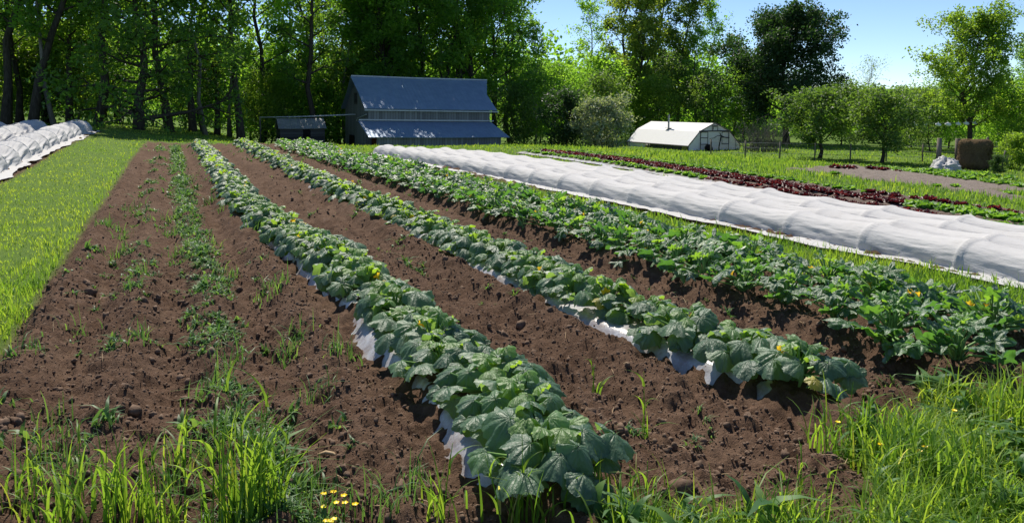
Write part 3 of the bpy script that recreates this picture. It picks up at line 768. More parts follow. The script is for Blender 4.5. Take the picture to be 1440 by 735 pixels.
for a_, b_ in (((v0, 1.62), (v0, 2.02)), ((v1, 1.62), (v1, 2.02)), ((v0, 2.04), (v1, 2.04)), ((v0 + .1, 1.68), (v0 + .1, 1.95)), ((v0 + .1, 1.95), (v1 - .1, 1.95))): bar(mb, (a_[0], y - .02, a_[1]), (b_[0], y - .02, b_[1]), .03)
mb.build('vent', M['frame'], gh)
for x in (-.06, Wg + .06):
    mb = MB(); bar(mb, (x, -.1, .37), (x, Lg + .1, .37), .05); mb.build('eave_rail', M['frame'], gh)
for k in range(9): MB().box((.0, .06 + k * 1.13, .13), (.06, .06, .5)).build('side_post', M['frame'], gh)
MB().box((.06, Lg * .35, .1), (.02, Lg * .5, .42)).build('side_curtain', M['frame'], gh)
MB().box((-.03, Lg * .82, .12), (.02, Lg * .3, .42)).build('side_film', M['poly'], gh)
mb = MB(); mb.tube([(1.35, 4.6, 1.5), (1.35, 4.6, 2.9)], .085, 8); mb.box((1.35, 4.6, 1.72), (.5, .5, .03)); mb.build('stovepipe', M['pipe'], gh, smooth=False)
# crooked bare branch, and the dark sack, in front of the gable
def pt_gh(x, y, z): return (gx + x, gy + y, gz + z)
o = MB().tube([(0, 0, -.05), (.02, 0, .35), (.14, .02, .75), (.22, 0, 1.2)], [.05, .045, .05, .05], 6)
o.tube([(.22, 0, 1.2), (-.1, .02, 1.22), (-.5, 0, 1.02), (-.95, 0, .98)], [.04, .03, .025, .02], 5)
o.tube([(.22, 0, 1.2), (.45, 0, 1.1), (.8, .02, 1.0), (1.1, 0, 1.02)], [.04, .035, .02, .015], 5).tube([(.2, 0, 1.15), (.1, 0, 1.4), (-.02, 0, 1.42)], [.035, .025, .015], 5)
o = o.build('crooked_branch', M['dark'], None, smooth=True, loc=pt_gh(2.75, -.45, 0)); tag(o, 'dark crooked leafless tree stem before the greenhouse gable', 'bare tree')
V = IV2 * np.array([.38, .25, .33]) * (1 + .15 * (rng.random((len(IV2), 1)) - .5)); V[:, 2] += .2; V[:, 0] -= .25 * V[:, 2]
o = MB().add(V, None, IF2).build('dark_sack', M['dark'], None, smooth=True, loc=pt_gh(1.75, -.5, 0)); tag(o, 'slumped dark sack on the grass at the greenhouse door', 'sack')
o = MB(); o.box((0, 0, .18), (1.3, .5, .06)); o.box((-.5, 0, .07), (.1, .45, .18)); o.box((.5, 0, .07), (.1, .45, .18))
o = o.build('wooden_bench', M['frame'], None, loc=pt_gh(Wg + 1.0, -.3, 0)); tag(o, 'low dark plank bench beside the greenhouse right corner', 'bench')

# grey house far behind
hx_, hy_, hz_ = far_at(1022, 105)
hs = empty('grey_house', (hx_, hy_, hz_), -.2); tag(hs, 'grey house half hidden in the trees behind the greenhouse', 'house')
mb = MB(); mb.box((2.5, 3, 1.5), (5, 6, 4.4)); mb.build('wall', M['house'], hs)
mb = MB(); 
for s_ in (1, -1):
    rr = [[(-.3, 3 - s_ * 3.4, 3.6), (5.3, 3 - s_ * 3.4, 3.6)], [(-.3, 3, 4.9), (5.3, 3, 4.9)]]
    slab(mb, rr if s_ == 1 else [q[::-1] for q in rr], .08)
mb.build('roof', M['roof'], hs); MB().box((1.2, -.02, 2.3), (.8, .05, 1.1)).build('window', M['dark'], hs)

# ------------------------------------------------------------------ bale, pile, posts, fence, cable with floats
p = far_at(1371, 44.3); r = np.random.default_rng(5)
n_, m_ = 40, 15; th = np.linspace(0, 2 * np.pi, n_, endpoint=False); V = []
for k in range(m_):
    t = k / (m_ - 1); z = 1.72 * t; rr = .84 * (1 - .22 * abs(t * 2 - 1) ** 6) * (1 + .03 * math.sin(9 * t))
    sq = 1 / (np.abs(np.cos(th)) ** 5 + np.abs(np.sin(th)) ** 5) ** .2
    V.append(np.stack([rr * sq * np.cos(th) + .12 * t, rr * sq * .9 * np.sin(th), z + .05 * fbm(th * 3, th * 0 + t * 5, 3)], -1) + r.normal(0, .014, (n_, 3)))
V = np.array(V).reshape(-1, 3); top = len(V); V = np.vstack([V, [[.12, 0, 1.75]]])
j = np.arange(n_)
bm_ = MB().add(V, gridfaces(m_, n_, True), np.stack([(m_ - 1) * n_ + j, (m_ - 1) * n_ + (j + 1) % n_, np.full(n_, top)], 1))
for k in range(900):                                                       # loose stems
    a = r.uniform(0, 6.28); z = r.uniform(.05, 1.76); q = 1 / (abs(math.cos(a)) ** 5 + abs(math.sin(a)) ** 5) ** .2
    c = np.array([.83 * q * math.cos(a) + .12 * z / 1.7, .76 * q * math.sin(a), z]); d_ = r.normal(0, .09, 3); d_[2] *= .6
    bm_.add([c - d_, c + d_ * .2 + r.normal(0, .01, 3), c + d_ + [.05 * math.cos(a), .05 * math.sin(a), 0]], None, [[0, 1, 2]])
o = bm_.build('hay_bale', M['straw'], None, smooth=True, loc=(p[0], p[1], p[2] - .03)); o.rotation_euler = (0, R(3), .3)
tag(o, 'tall dark brown round hay bale standing beside the white fabric heap', 'hay bale')

p = far_at(1332, 43.6); pile = MB()
th, ph = np.meshgrid(np.linspace(0, 2 * np.pi, 72, endpoint=False), np.linspace(0, np.pi / 2, 18), indexing='ij')
rr = .95 + .7 * (fbm(np.cos(th) * 2.2 + 5 + ph, np.sin(th) * 2.2 + 5, 61, 3) - .5) + .75 * np.abs(fbm(th * 2.6, ph * 5, 62, 3) - .5)
V = np.stack([1.02 * rr * np.cos(th) * np.cos(ph), .7 * rr * np.sin(th) * np.cos(ph), .62 * rr * np.sin(ph) - .05], -1).reshape(-1, 3)
pile.add(V, gridfaces(72, 18)); pile.add(V[[*range(71 * 18, 72 * 18), *range(0, 18)]], gridfaces(2, 18))
o = pile.build('fabric_heap', M['fabric'], None, smooth=True, loc=p, rz=.4); tag(o, 'crumpled heap of white row cover fabric left of the hay bale', 'fabric heap')

for px, dp, h, lean, lb in ((1321, 45.5, 1.75, .03, 'thick weathered post behind the white fabric heap'), (1348, 45.8, 1.7, -.03, 'thick weathered post at the left edge of the hay bale')):
    q = far_at(px, dp); o = MB().tube([(0, 0, -.3), (lean * h * .5, 0, h * .5), (lean * h, 0, h)], [.16, .145, .13], 9).build('wooden_post', M['wood'], None, smooth=True, loc=q); tag(o, lb, 'post')
fa = far_at(1389, 47); fen = empty('wire_fence', fa); tag(fen, 'wire and rail fence running right from the hay bale', 'fence')
for px in (1389, 1418, 1432, 1455):
    q = np.array(far_at(px, 47)) - fa
    MB().tube([q + [0, 0, -.2], q + [.02, 0, .8], q + [.01, 0, 1.75 if px == 1389 else 1.35]], .07, 7).build('post', M['wood'], fen, smooth=True)
e = np.array(far_at(1470, 47)) - fa
MB().tube([(0, -.09, 1.18), e * .3 + [0, -.09, 1.1], e * .7 + [0, -.09, 1.12], e + [0, -.09, 1.05]], .04, 6).build('rail', M['wood'], fen, smooth=True)
mb = MB()
for z in (.45, .8): mb.tube([(0, .08, z), e * .5 + [0, .08, z - .04], e + [0, .08, z]], .012, 4)
mb.build('wire', M['wire'], fen)
q = far_at(1410, 42); o = MB().tube([(0, 0, -.2), (.12, 0, .6), (.27, 0, 1.2)], .035, 6).build('stake', M['wood'], None, smooth=True, loc=q); tag(o, 'thin leaning stake in front of the fence at right', 'stake')
fb = far_at(1000, 52); fen2 = empty('wire_fence', fb)
tag(fen2, 'low wire fence on thin posts under the apple trees', 'fence')
fend = np.array(far_at(1350, 50)) - fb
for t in np.linspace(0, 1, 8):
    q = fend * t; wxy = np.array(fb) + q; q = np.array([q[0], q[1], tz(wxy[0], wxy[1]) - fb[2]])
    MB().tube([q + [0, 0, -.2], q + [.02, 0, 1.15]], .05, 6).build('post', M['wood'], fen2, smooth=True)
mb = MB()
for z in (.3, .65, 1.0): mb.tube([fend * t + [0, .06, z - .03] for t in np.linspace(0, 1, 9)], .011, 4)
mb.build('wire', M['wire'], fen2)
c0 = np.array(far_at(1236, 50)); c1 = np.array(far_at(1388, 57)); zc = z_at(172, 51)
c0[2] = c1[2] = zc
ts = np.linspace(0, 1, 13); o = MB().tube([(c1 - c0) * t + [0, 0, -.12 * math.sin(math.pi * t)] for t in ts], .012, 5).build('cable', M['wire'], None, smooth=True, loc=c0); tag(o, 'thin dark cable strung level across the pale green trees at right', 'cable')
for i, px in enumerate((1281, 1294, 1314, 1328, 1343, 1355, 1368)):
    t = (px - 1236) / 152; q = c0 + (c1 - c0) * t + [0, 0, -.12 * math.sin(math.pi * t) - .10]
    fm = MB(); a = np.linspace(0, np.pi, 7); fm.tube([(-.24 * math.cos(k), 0, .03 * math.cos(k)) for k in a], .11 * np.sin(a) ** .6 + .012, 8); fm.tube([(0, 0, .08), (0, 0, .2)], .02, 5)
    o = fm.build('white_bottle', M['white'], None, smooth=True, loc=q, rz=random.uniform(-.3, .3)); tag(o, 'small white plastic bottle hanging from the thin cable at right', 'bottle', 'white bottles hanging on the cable')
print('buildings ok')

# ------------------------------------------------------------------ trees
def tree_proto(seed, H, r0, c0, Rm, nlimb, leafn, ls, mat, bark='bark', clump=.55, nsub=5, up=.6, prof=None, lean=0, sink=0, sides=7, wander=.02, ntrunk=1, zs_=.75):
    r = np.random.default_rng(seed); tb = MB(); C = []
    prof = prof or (lambda u: math.sin(math.pi * (.16 + .80 * u)) ** .7)
    for tk in range(ntrunk):
        t = np.linspace(0, 1, 9); a0 = r.uniform(0, 6.28) if ntrunk > 1 else 0; sp = .16 * H * (ntrunk > 1)
        wx = np.cumsum(r.normal(0, wander, 9)) * H; wy = np.cumsum(r.normal(0, wander, 9)) * H; wx -= wx[0]; wy -= wy[0]
        T = np.stack([wx + lean * t * H + sp * math.cos(a0) * t ** .7, wy + sp * math.sin(a0) * t ** .7, t * H], -1); T[0, 2] = -.4
        rr = r0 * (1 - .93 * t ** .9); rr[0] *= 1.35
        tb.tube(T, rr, sides)
        at = lambda f: np.array([np.interp(f, t, T[:, k]) for k in range(3)])
        for i in range(nlimb // ntrunk):
            u = (i + r.random()) / (nlimb // ntrunk); f = c0 + (1 - c0) * u * .97
            p = at(f); az = i * 2.4 + r.normal(0, .5) + tk; L = Rm * prof(u) * r.uniform(.65, 1.2); el = up * r.uniform(.5, 1.3) + .3 * u
            d = np.array([math.cos(az) * math.cos(el), math.sin(az) * math.cos(el), math.sin(el)])
            mid = p + d * L * .5 + r.normal(0, .05, 3) * L; end = p + d * L + np.array([0, 0, .10 * L - sink * L]) + r.normal(0, .05, 3) * L
            rl = max(.012, np.interp(f, t, rr) * .5); tb.tube([p, mid, end], [rl, rl * .6, rl * .2], 5, cap=False)
            C.append((end, 1.0))
            for k in range(nsub):
                g = r.uniform(.3, 1); q = p + (mid - p) * min(1, g * 2) if g < .5 else mid + (end - mid) * (g * 2 - 1)
                d2 = d + r.normal(0, .65, 3); d2 /= np.linalg.norm(d2); e = q + d2 * L * r.uniform(.22, .48)
                tb.tube([q, (q + e) / 2 + r.normal(0, .03, 3) * L, e], [rl * .4, rl * .25, rl * .1 + .004], 4, cap=False); C.append((e, .8)); C.append(((q + e) / 2, .6))
    Cc = np.array([c for c, w in C]); w = np.array([w for c, w in C]) * r.uniform(.3, 1.5, len(C)); w /= w.sum()
    if leafn:
        idx = r.choice(len(Cc), leafn, p=w); off = r.normal(0, 1, (leafn, 3)); off *= (np.linalg.norm(off, axis=1) ** -.35)[:, None]
        P = Cc[idx] + off * clump * np.array([1, 1, zs_]) * r.uniform(.6, 1.3, len(Cc))[idx][:, None]
        P[:, 2] = np.maximum(P[:, 2], .1)
        nrm = r.normal(0, 1, (leafn, 3)) + [0, 0, .5]; nrm /= np.linalg.norm(nrm, axis=1)[:, None]
        uu = np.cross(nrm, r.normal(0, 1, (leafn, 3))); uu /= np.linalg.norm(uu, axis=1)[:, None]; vv = np.cross(nrm, uu)
        s = ls * r.uniform(.6, 1.35, leafn)[:, None]
        V = np.stack([P - uu * s, P + vv * s * .55 - nrm * s * .15 - uu * s * .1, P + uu * s, P - vv * s * .55 - nrm * s * .15 - uu * s * .1], 1).reshape(-1, 3)
        tone = np.clip(.5 + .35 * (r.random(len(Cc))[idx] - .5) + r.normal(0, .16, leafn), 0, 1)
        crown = meshdata('crown', V, np.arange(leafn * 4).reshape(-1, 4), None, M[mat], False, {'tone': np.repeat(tone, 4)})
    else: crown = None
    return tb.data('trunk', M[bark]), crown, H

P_ = {
 'dark': [tree_proto(10 + i, 21, .28, .24, 3.7, 24, 4700, .165, 'leaf_dark', clump=.48) for i in range(3)],
 'dense': [tree_proto(15 + i, 21, .30, .18, 4.8, 28, 11000, .17, 'leaf_mid', clump=.55) for i in range(2)],
 'mid': [tree_proto(20 + i, 21, .25, .22, 3.5, 24, 4600, .155, 'leaf_mid', clump=.48) for i in range(3)],
 'light': [tree_proto(30 + i, 18, .20, .20, 3.3, 24, 4600, .145, 'leaf_light', clump=.5) for i in range(3)],
 'poplar': [tree_proto(40 + i, 22, .26, .16, 3.4, 32, 11000, .17, 'leaf_olive', clump=.5, up=.85) for i in range(2)],
 'thin': [tree_proto(50 + i, 22, .17, .35, 2.8, 20, 3200, .18, 'leaf_mid', 'bark_pale', clump=.6, up=.8) for i in range(2)],
 'oak': [tree_proto(60, 14, .42, .16, 6.4, 38, 44000, .17, 'leaf_oak', clump=.75, up=.45, nsub=7)],
 'apple': [tree_proto(70 + i, 4.4, .13, .22, 2.6, 22, 9500, .10, 'leaf_apple', clump=.40, up=.5, wander=.04) for i in range(2)],
 'willow': [tree_proto(80, 14.5, .34, .20, 5.6, 38, 22000, .16, 'leaf_light', clump=.62, up=.75, nsub=6, lean=.02, wander=.03)],
 'bare': [tree_proto(90, 10, .16, .28, 3.4, 30, 700, .10, 'leaf_olive', 'bark_pale', clump=.5, up=.75, nsub=9)],
 'under': [tree_proto(95 + i, 6.5, .08, .06, 2.9, 26, 5600, .125, ('leaf_mid', 'leaf_apple', 'leaf_light')[i], clump=.65, up=.6, wander=.04) for i in range(3)],
 'evergreen': [tree_proto(110, 16, .34, .04, 5.0, 40, 15000, .16, 'leaf_dark', clump=.6, up=.15, sink=.1, prof=lambda u: (1 - u) ** .55 + .1)],
 'shrub_dark': [tree_proto(120, 3.9, .10, .03, 1.9, 26, 8000, .10, 'leaf_oak', clump=.35, up=.6)],
 'shrub_silver': [tree_proto(121, 3.4, .09, .03, 2.1, 28, 9000, .10, 'leaf_silver', clump=.35, up=.6)],
 'bush': [tree_proto(122 + i, 2.6, .06, .03, 1.5, 20, 4500, .10, 'leaf_light', clump=.35, up=.6) for i in range(2)],
}
random.seed(24)
def plant_tree(kind, px, depth, H, label, group=None, name='tree', cat='tree', rz=None, v=None, wid=1.0):
    ps = P_[kind]; t, c, h0 = ps[random.randrange(len(ps)) if v is None else v]
    x, y, z = far_at(px, depth); s = H / h0; rt = empty(name, (x, y, z), random.uniform(0, 6.28) if rz is None else rz)
    rt.scale = (s * wid, s * wid, s); tag(rt, label, cat, group)
    link('trunk', t, rt)
    if c: link('crown', c, rt)
    return rt
def forest(lst, label, group, **k):
    for kind, px, dp, H in lst: plant_tree(kind, px, dp, H, label, group, **k)

G1 = ('tall trunked tree at the dark wood edge behind the left tunnels', 'trees at the wood edge behind the left tunnels')
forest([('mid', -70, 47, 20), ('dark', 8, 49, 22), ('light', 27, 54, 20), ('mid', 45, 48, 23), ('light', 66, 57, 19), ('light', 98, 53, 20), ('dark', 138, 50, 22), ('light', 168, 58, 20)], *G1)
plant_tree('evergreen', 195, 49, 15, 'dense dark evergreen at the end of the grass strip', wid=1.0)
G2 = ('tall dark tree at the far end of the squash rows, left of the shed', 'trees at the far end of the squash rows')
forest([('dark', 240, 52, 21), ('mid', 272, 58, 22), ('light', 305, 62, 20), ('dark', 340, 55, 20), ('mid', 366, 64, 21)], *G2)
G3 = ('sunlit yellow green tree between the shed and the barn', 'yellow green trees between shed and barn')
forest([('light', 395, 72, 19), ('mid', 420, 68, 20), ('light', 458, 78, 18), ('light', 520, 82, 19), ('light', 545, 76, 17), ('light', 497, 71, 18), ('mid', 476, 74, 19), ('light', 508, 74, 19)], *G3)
plant_tree('thin', 487, 70, 23, 'tall thin nearly bare trunk rising left of the barn roof')
plant_tree('dark', 444, 64, 21, 'dark forked tree rising behind the shed')
G4 = ('tall dark green tree directly behind the barn roof', 'dark trees behind the barn')
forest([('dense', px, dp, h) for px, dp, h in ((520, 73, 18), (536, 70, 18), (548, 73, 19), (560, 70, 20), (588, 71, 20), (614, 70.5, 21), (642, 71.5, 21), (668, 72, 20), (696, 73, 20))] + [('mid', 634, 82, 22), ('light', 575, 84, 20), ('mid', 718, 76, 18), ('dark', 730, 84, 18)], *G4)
forest([('thin', px, dp, h) for px, dp, h in ((14, 62, 20), (78, 49, 19), (112, 58, 20), (290, 54, 20), (322, 64, 20), (398, 68, 19))], 'slim pale trunked tree standing in the left wood', 'slim pale trunked trees in the left wood')
plant_tree('thin', 752, 70, 11, 'slim birch like tree in the gap right of the barn')
plant_tree('mid', 816, 86, 15.5, 'round crowned tree on two dark limbs, between barn and greenhouse')
G5 = ('tall olive green poplar left of the greenhouse stovepipe', 'olive poplars left of the greenhouse')
forest([('poplar', 872, 88, 21), ('poplar', 898, 85, 21), ('poplar', 925, 92, 21.5), ('poplar', 950, 90, 19)], *G5)
plant_tree('thin', 1000, 90, 16, 'sparse airy tree behind the greenhouse roof')
plant_tree('mid', 975, 87, 12.5, 'leafy dark green tree close behind the greenhouse roof')
plant_tree('mid', 1030, 88, 11.5, 'leafy green tree in front of the grey house')
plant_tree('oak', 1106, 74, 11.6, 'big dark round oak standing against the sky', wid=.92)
plant_tree('bare', 1213, 88, 8.3, 'pale leafless tree on the skyline between oak and willow')
plant_tree('apple', 1152, 53, 4.1, 'rounded apple tree right of the greenhouse', name='apple_tree', v=0, wid=1.15)
plant_tree('apple', 1240, 49, 3.9, 'bushy apple tree throwing shade on the grass', name='apple_tree', v=1, wid=1.1)
plant_tree('willow', 1364, 57, 9.2, 'airy light green willow behind the hay bale', v=0)
plant_tree('thin', 1432, 62, 8.5, 'thin tree at the right edge beside the willow')
plant_tree('thin', 1262, 60, 5.0, 'young sparse tree reaching up behind the apple tree')
G6 = ('light green small tree in the hedge behind the apple trees', 'small trees in the hedge at right')
forest([('under', 1184, 72, 5.2), ('light', 1196, 80, 5.6), ('under', 1228, 76, 4.9), ('under', 1255, 78, 4.8), ('under', 1275, 72, 4.4), ('under', 1285, 66, 4.5), ('under', 1310, 62, 4.4), ('under', 1335, 66, 5.2), ('under', 1395, 60, 4.6), ('under', 1425, 58, 4.8), ('under', 1450, 55, 4.5), ('light', 1330, 74, 8.2), ('light', 1410, 76, 8.0), ('under', 1470, 62, 6)], *G6)
G7 = ('leafy bright undergrowth sapling among the trunks of the left wood', 'saplings among the trunks of the left wood')
forest([('under', px, dp, h) for px, dp, h in ((-40, 50, 5), (0, 55, 6), (18, 60, 7), (36, 58, 6), (55, 60, 7), (75, 57, 6), (100, 60, 7), (118, 56, 6), (150, 62, 7), (215, 62, 7), (262, 66, 7), (285, 62, 6), (325, 66, 7), (352, 70, 7), (378, 66, 6))], *G7)
G8 = ('leafy bright sapling between shed and barn', 'saplings between shed and barn')
forest([('under', px, dp, h) for px, dp, h in ((372, 62, 5), (402, 66, 6), (430, 70, 7), (462, 68, 6), (476, 70, 7), (500, 80, 8))], *G8)
G9 = ('leafy bright sapling between the barn and the greenhouse', 'saplings between barn and greenhouse')
forest([('under', px, dp, h) for px, dp, h in ((718, 66, 5), (738, 68, 6), (760, 72, 6.5), (775, 76, 7), (830, 80, 8), (850, 76, 6), (885, 84, 7), (915, 82, 6), (945, 86, 8), (1000, 82, 6.5), (1050, 80, 6.5), (1065, 78, 7))], *G9)
plant_tree('shrub_dark', 795, 60, 4.2, 'dense dark green shrub left of the silvery bush', name='shrub', cat='shrub')
plant_tree('shrub_silver', 846, 58, 3.25, 'round silvery green bush left of the greenhouse', name='shrub', cat='shrub', wid=1.1)
plant_tree('bush', 1436, 44, 1.7, 'small bright green bush beside the fence at right', name='bush', cat='bush')
plant_tree('shrub_dark', 1406, 40.5, .9, 'small dark leafy clump at the foot of the leaning stake', name='shrub', cat='shrub')
# bare brush between greenhouse and oak
r = np.random.default_rng(77); mb = MB()
for i in range(150):
    a = np.array([r.normal(0, .9), r.normal(0, .5), -.1]); h = r.uniform(1.2, 3.2); d = np.array([r.normal(0, .25), r.normal(0, .2), 1.0]) * h
    mb.tube([a, a + d * .5 + r.normal(0, .08, 3), a + d + r.normal(0, .15, 3)], [.02, .014, .005], 4, cap=False)
    for k in range(2): s_ = a + d * r.uniform(.4, .9); mb.tube([s_, s_ + np.array([r.normal(0, .3), r.normal(0, .3), .5])], [.01, .004], 3, cap=False)
o = mb.build('bare_brush', M['bark_pale'], None, smooth=True, loc=far_at(1074, 62)); o.scale = (1.15, 1, .95); tag(o, 'thicket of bare brown stems right of the greenhouse', 'brush')

# deep wood behind: one mass of trees too far in to tell apart
r = np.random.default_rng(91); Pm = []; 
for px in np.arange(-160, 800, 24):
    for k in range(3):
        dp = r.uniform(98, 140); x, y, z = far_at(px + r.uniform(-10, 10), dp); hh = r.uniform(7, 13); n = 480
        hr = r.random(n) ** .8; q = r.normal(0, 1, (n, 3)) * np.array([2.6, 2.6, .9]); q[:, 2] += 1 + hr * hh; q[:, :2] *= (1.15 - .6 * hr)[:, None]
        Pm.append(q + [x, y, z])
for px in np.arange(790, 1560, 18):
    for k in range(2):
        dp = r.uniform(92, 135); x, y, z = far_at(px + r.uniform(-10, 10), dp); hh = r.uniform(3, 5) if px > 1050 else r.uniform(7, 11); n = 520
        q = r.normal(0, 1, (n, 3)) * np.array([2.4, 2.4, .6]); q[:, 2] += .6 + r.random(n) * hh; Pm.append(q + [x, y, z])
Pm = np.vstack(Pm); Pm[:, 2] = np.maximum(Pm[:, 2], terr(Pm[:, 0], Pm[:, 1]) + .1); n = len(Pm)
nrm = r.normal(0, 1, (n, 3)); nrm /= np.linalg.norm(nrm, axis=1)[:, None]; uu = np.cross(nrm, r.normal(0, 1, (n, 3))); uu /= np.linalg.norm(uu, axis=1)[:, None]; vv = np.cross(nrm, uu)
s_ = (.34 * r.uniform(.6, 1.3, n))[:, None]
V = np.stack([Pm - uu * s_, Pm + vv * s_ * .6 - nrm * s_ * .1, Pm + uu * s_, Pm - vv * s_ * .6 - nrm * s_ * .1], 1).reshape(-1, 3)
o = link('far_woods', meshdata('far_woods', V, np.arange(n * 4).reshape(-1, 4), None, M['leaf_mid'], False, {'tone': np.repeat(np.clip(.5 + r.normal(0, .22, n), 0, 1), 4)}))
tag(o, 'deep leafy woods behind the first trees', 'woods', kind='stuff')
print('trees ok')

# ------------------------------------------------------------------ grass, weeds, tufts
def blades(x, y, z, h, w, bend, az, segs=3):
    n = len(x); t = np.linspace(0, 1, segs + 1)[None]
    dx, dy = np.cos(az)[:, None], np.sin(az)[:, None]; h_, b = h[:, None], bend[:, None]
    hor = h_ * b * t ** 2; ver = h_ * (t - .45 * np.minimum(b, 1.2) * t ** 3)
    cx, cy_, cz = x[:, None] + dx * hor, y[:, None] + dy * hor, z[:, None] + ver - .01
    ww = w[:, None] * (1 - t ** 2.2) * .5 + .0004
    tw = az + 1.57 + np.random.default_rng(3).normal(0, .5, n); sx_, sy_ = np.cos(tw)[:, None], np.sin(tw)[:, None]
    A = np.stack([cx - sx_ * ww, cy_ - sy_ * ww, cz], -1); B = np.stack([cx + sx_ * ww, cy_ + sy_ * ww, cz], -1)
    V = np.stack([A, B], 2).reshape(n, -1, 3); m = V.shape[1]
    k = np.arange(segs) * 2; f = np.stack([k, k + 1, k + 3, k + 2], -1)
    return V.reshape(-1, 3), (f[None] + (np.arange(n) * m)[:, None, None]).reshape(-1, 4), m
def grass_field(n, r0, r1, seed, segs, a_lim=56):
    r = np.random.default_rng(seed); rr = r0 * (r1 / r0) ** r.random(n); an = R(90) - YAW + np.radians(r.uniform(-a_lim, a_lim, n))
    x, y = rr * np.cos(an), rr * np.sin(an); sm_ = soil_mask(x, y)
    clump = fbm(x * 2.3, y * 2.3, 71, 3); k = (r.random(n) > sm_ * 1.15) & (r.random(n) < .25 + 1.6 * np.clip(clump - .2, 0, 1)) & (y > 1.2)
    k &= ~((x > bx - .5) & (x < bx + 12) & (y > by - 3) & (y < by + 8)) & ~((x > gx - .1) & (x < gx + Wg) & (y > gy) & (y < gy + Lg))
    x, y, rr, clump = x[k], y[k], rr[k], clump[k]; n = len(x)
    front = ss(5.0, 3.4, y) * ss(-2.6, -.6, x + .25 * y) ; right = ss(13, 18, x); mid_ = ss(5.4, 6, x) * ss(8.2, 7.5, x)
    edge = ss(-1.7, -1.2, x) * (x < 0)
    left_ = ss(0, -.6, x) * ss(4.5, 6.5, y)
    h = (1 - .35 * left_) * (.05 + .07 * clump + .13 * front * clump + .10 * right * clump + .05 * edge + .01 * mid_) * np.exp(r.normal(0, .28, n))
    w = .0042 * (1 + rr / 5.0) * r.uniform(.7, 1.4, n) * (1 - .25 * left_)
    tone = np.clip(.52 + .20 * ss(-.9, -1.6, x) + .8 * (fbm(x * .8, y * .8, 73, 3) - .5) + .12 * front * (fbm(x * 3, y * 3, 74, 2) > .5) + r.normal(0, .13, n), 0, np.where(r.random(n) < .015, 1, .82))
    V, Q, m = blades(x, y, zs(x, y), h, w, np.abs(r.normal(.35, .3, n)) + .35 * front * r.random(n), r.uniform(0, 6.28, n), segs)
    return V, Q, np.repeat(tone, m)
mb = MB()
for args in ((200000, 1.6, 9, 1, 3), (285000, 7, 75, 2, 2)):
    V, Q, tn = grass_field(*args); mb.add(V, Q, tone=tn)
o = mb.build('grass', M['grass'], None, smooth=True); tag(o, 'green grass on the strips, headland and back field', 'grass', kind='stuff')

# weeds between the rows: small rosettes and sparse blades
r = np.random.default_rng(33); n = 3000; y = 3.2 + 33 * r.random(n) ** 1.5; sel = r.random(n)
x = np.where(sel < .62, WEEDX(y) + r.normal(0, .10 + .04 * ss(8, 3, y), n), np.where(sel < .76, -.38 + r.normal(0, .12, n), np.where(sel < .86, r.uniform(-1.1, 1.0, n), np.where(sel < .94, r.uniform(2.0, 2.8, n), r.uniform(3.9, 4.5, n)))))
k = (fbm(x * .9, y * 1.3, 51, 3) > np.where(sel < .62, .36, .52)); x, y = x[k], y[k]; n = len(x); nb = 12
s_ = (.042 * np.exp(r.normal(0, .4, n)) * (1 + y / 40))
X, Y, S = np.repeat(x, nb), np.repeat(y, nb), np.repeat(s_, nb); N_ = n * nb
X = X + r.normal(0, .3, N_) * S; Y = Y + r.normal(0, .3, N_) * S
V, Q, m = blades(X, Y, zs(X, Y), S * r.uniform(.5, 1.4, N_), S * r.uniform(.10, .34, N_), r.uniform(.3, 1.5, N_), r.uniform(0, 6.28, N_), 3)
mb = MB().add(V, Q, tone=np.repeat(np.clip(r.normal(.45, .25, N_), 0, 1), m))
n = 1700; y = 3.0 + 14 * r.random(n) ** 2; sel = r.random(n); cl = r.integers(0, 60, n); ccx = r.uniform(-1.1, 1.05, 60); ccy = 3.1 + 12 * r.random(60) ** 1.6
x = ccx[cl] + r.normal(0, .06, n); y = ccy[cl] + r.normal(0, .08, n)
V, Q, m = blades(x, y, zs(x, y), .12 * np.exp(r.normal(0, .4, n)), np.full(n, .005) * (1 + y / 8), np.abs(r.normal(.5, .4, n)), r.uniform(0, 6.28, n), 3)
mb.add(V, Q, tone=np.repeat(np.clip(r.normal(.5, .25, n), 0, 1), m))
n = 1500; x = r.uniform(-1.4, 5.6, n); y = r.uniform(1.8, 4.6, n); k = (soil_mask(x, y) < .5) & (x > -.02 * y - .9) & (fbm(x * 2, y * 2, 57, 2) > .42); x, y = x[k], y[k]; n = len(x); nb = 9
X, Y = np.repeat(x, nb) + r.normal(0, .035, n * nb), np.repeat(y, nb) + r.normal(0, .035, n * nb); S = np.repeat(.07 * np.exp(r.normal(0, .4, n)), nb)
V, Q, m = blades(X, Y, zs(X, Y) + r.uniform(0, .10, n * nb), S * r.uniform(.6, 1.3, n * nb), S * r.uniform(.2, .5, n * nb), r.uniform(.5, 1.7, n * nb), r.uniform(0, 6.28, n * nb), 4)
mb.add(V, Q, tone=np.repeat(np.clip(r.normal(.55, .25, n * nb), 0, 1), m))
o = mb.build('weeds', M['weed'], None, smooth=True); tag(o, 'feathery green weeds scattered in the bare soil strips', 'weeds', kind='stuff')

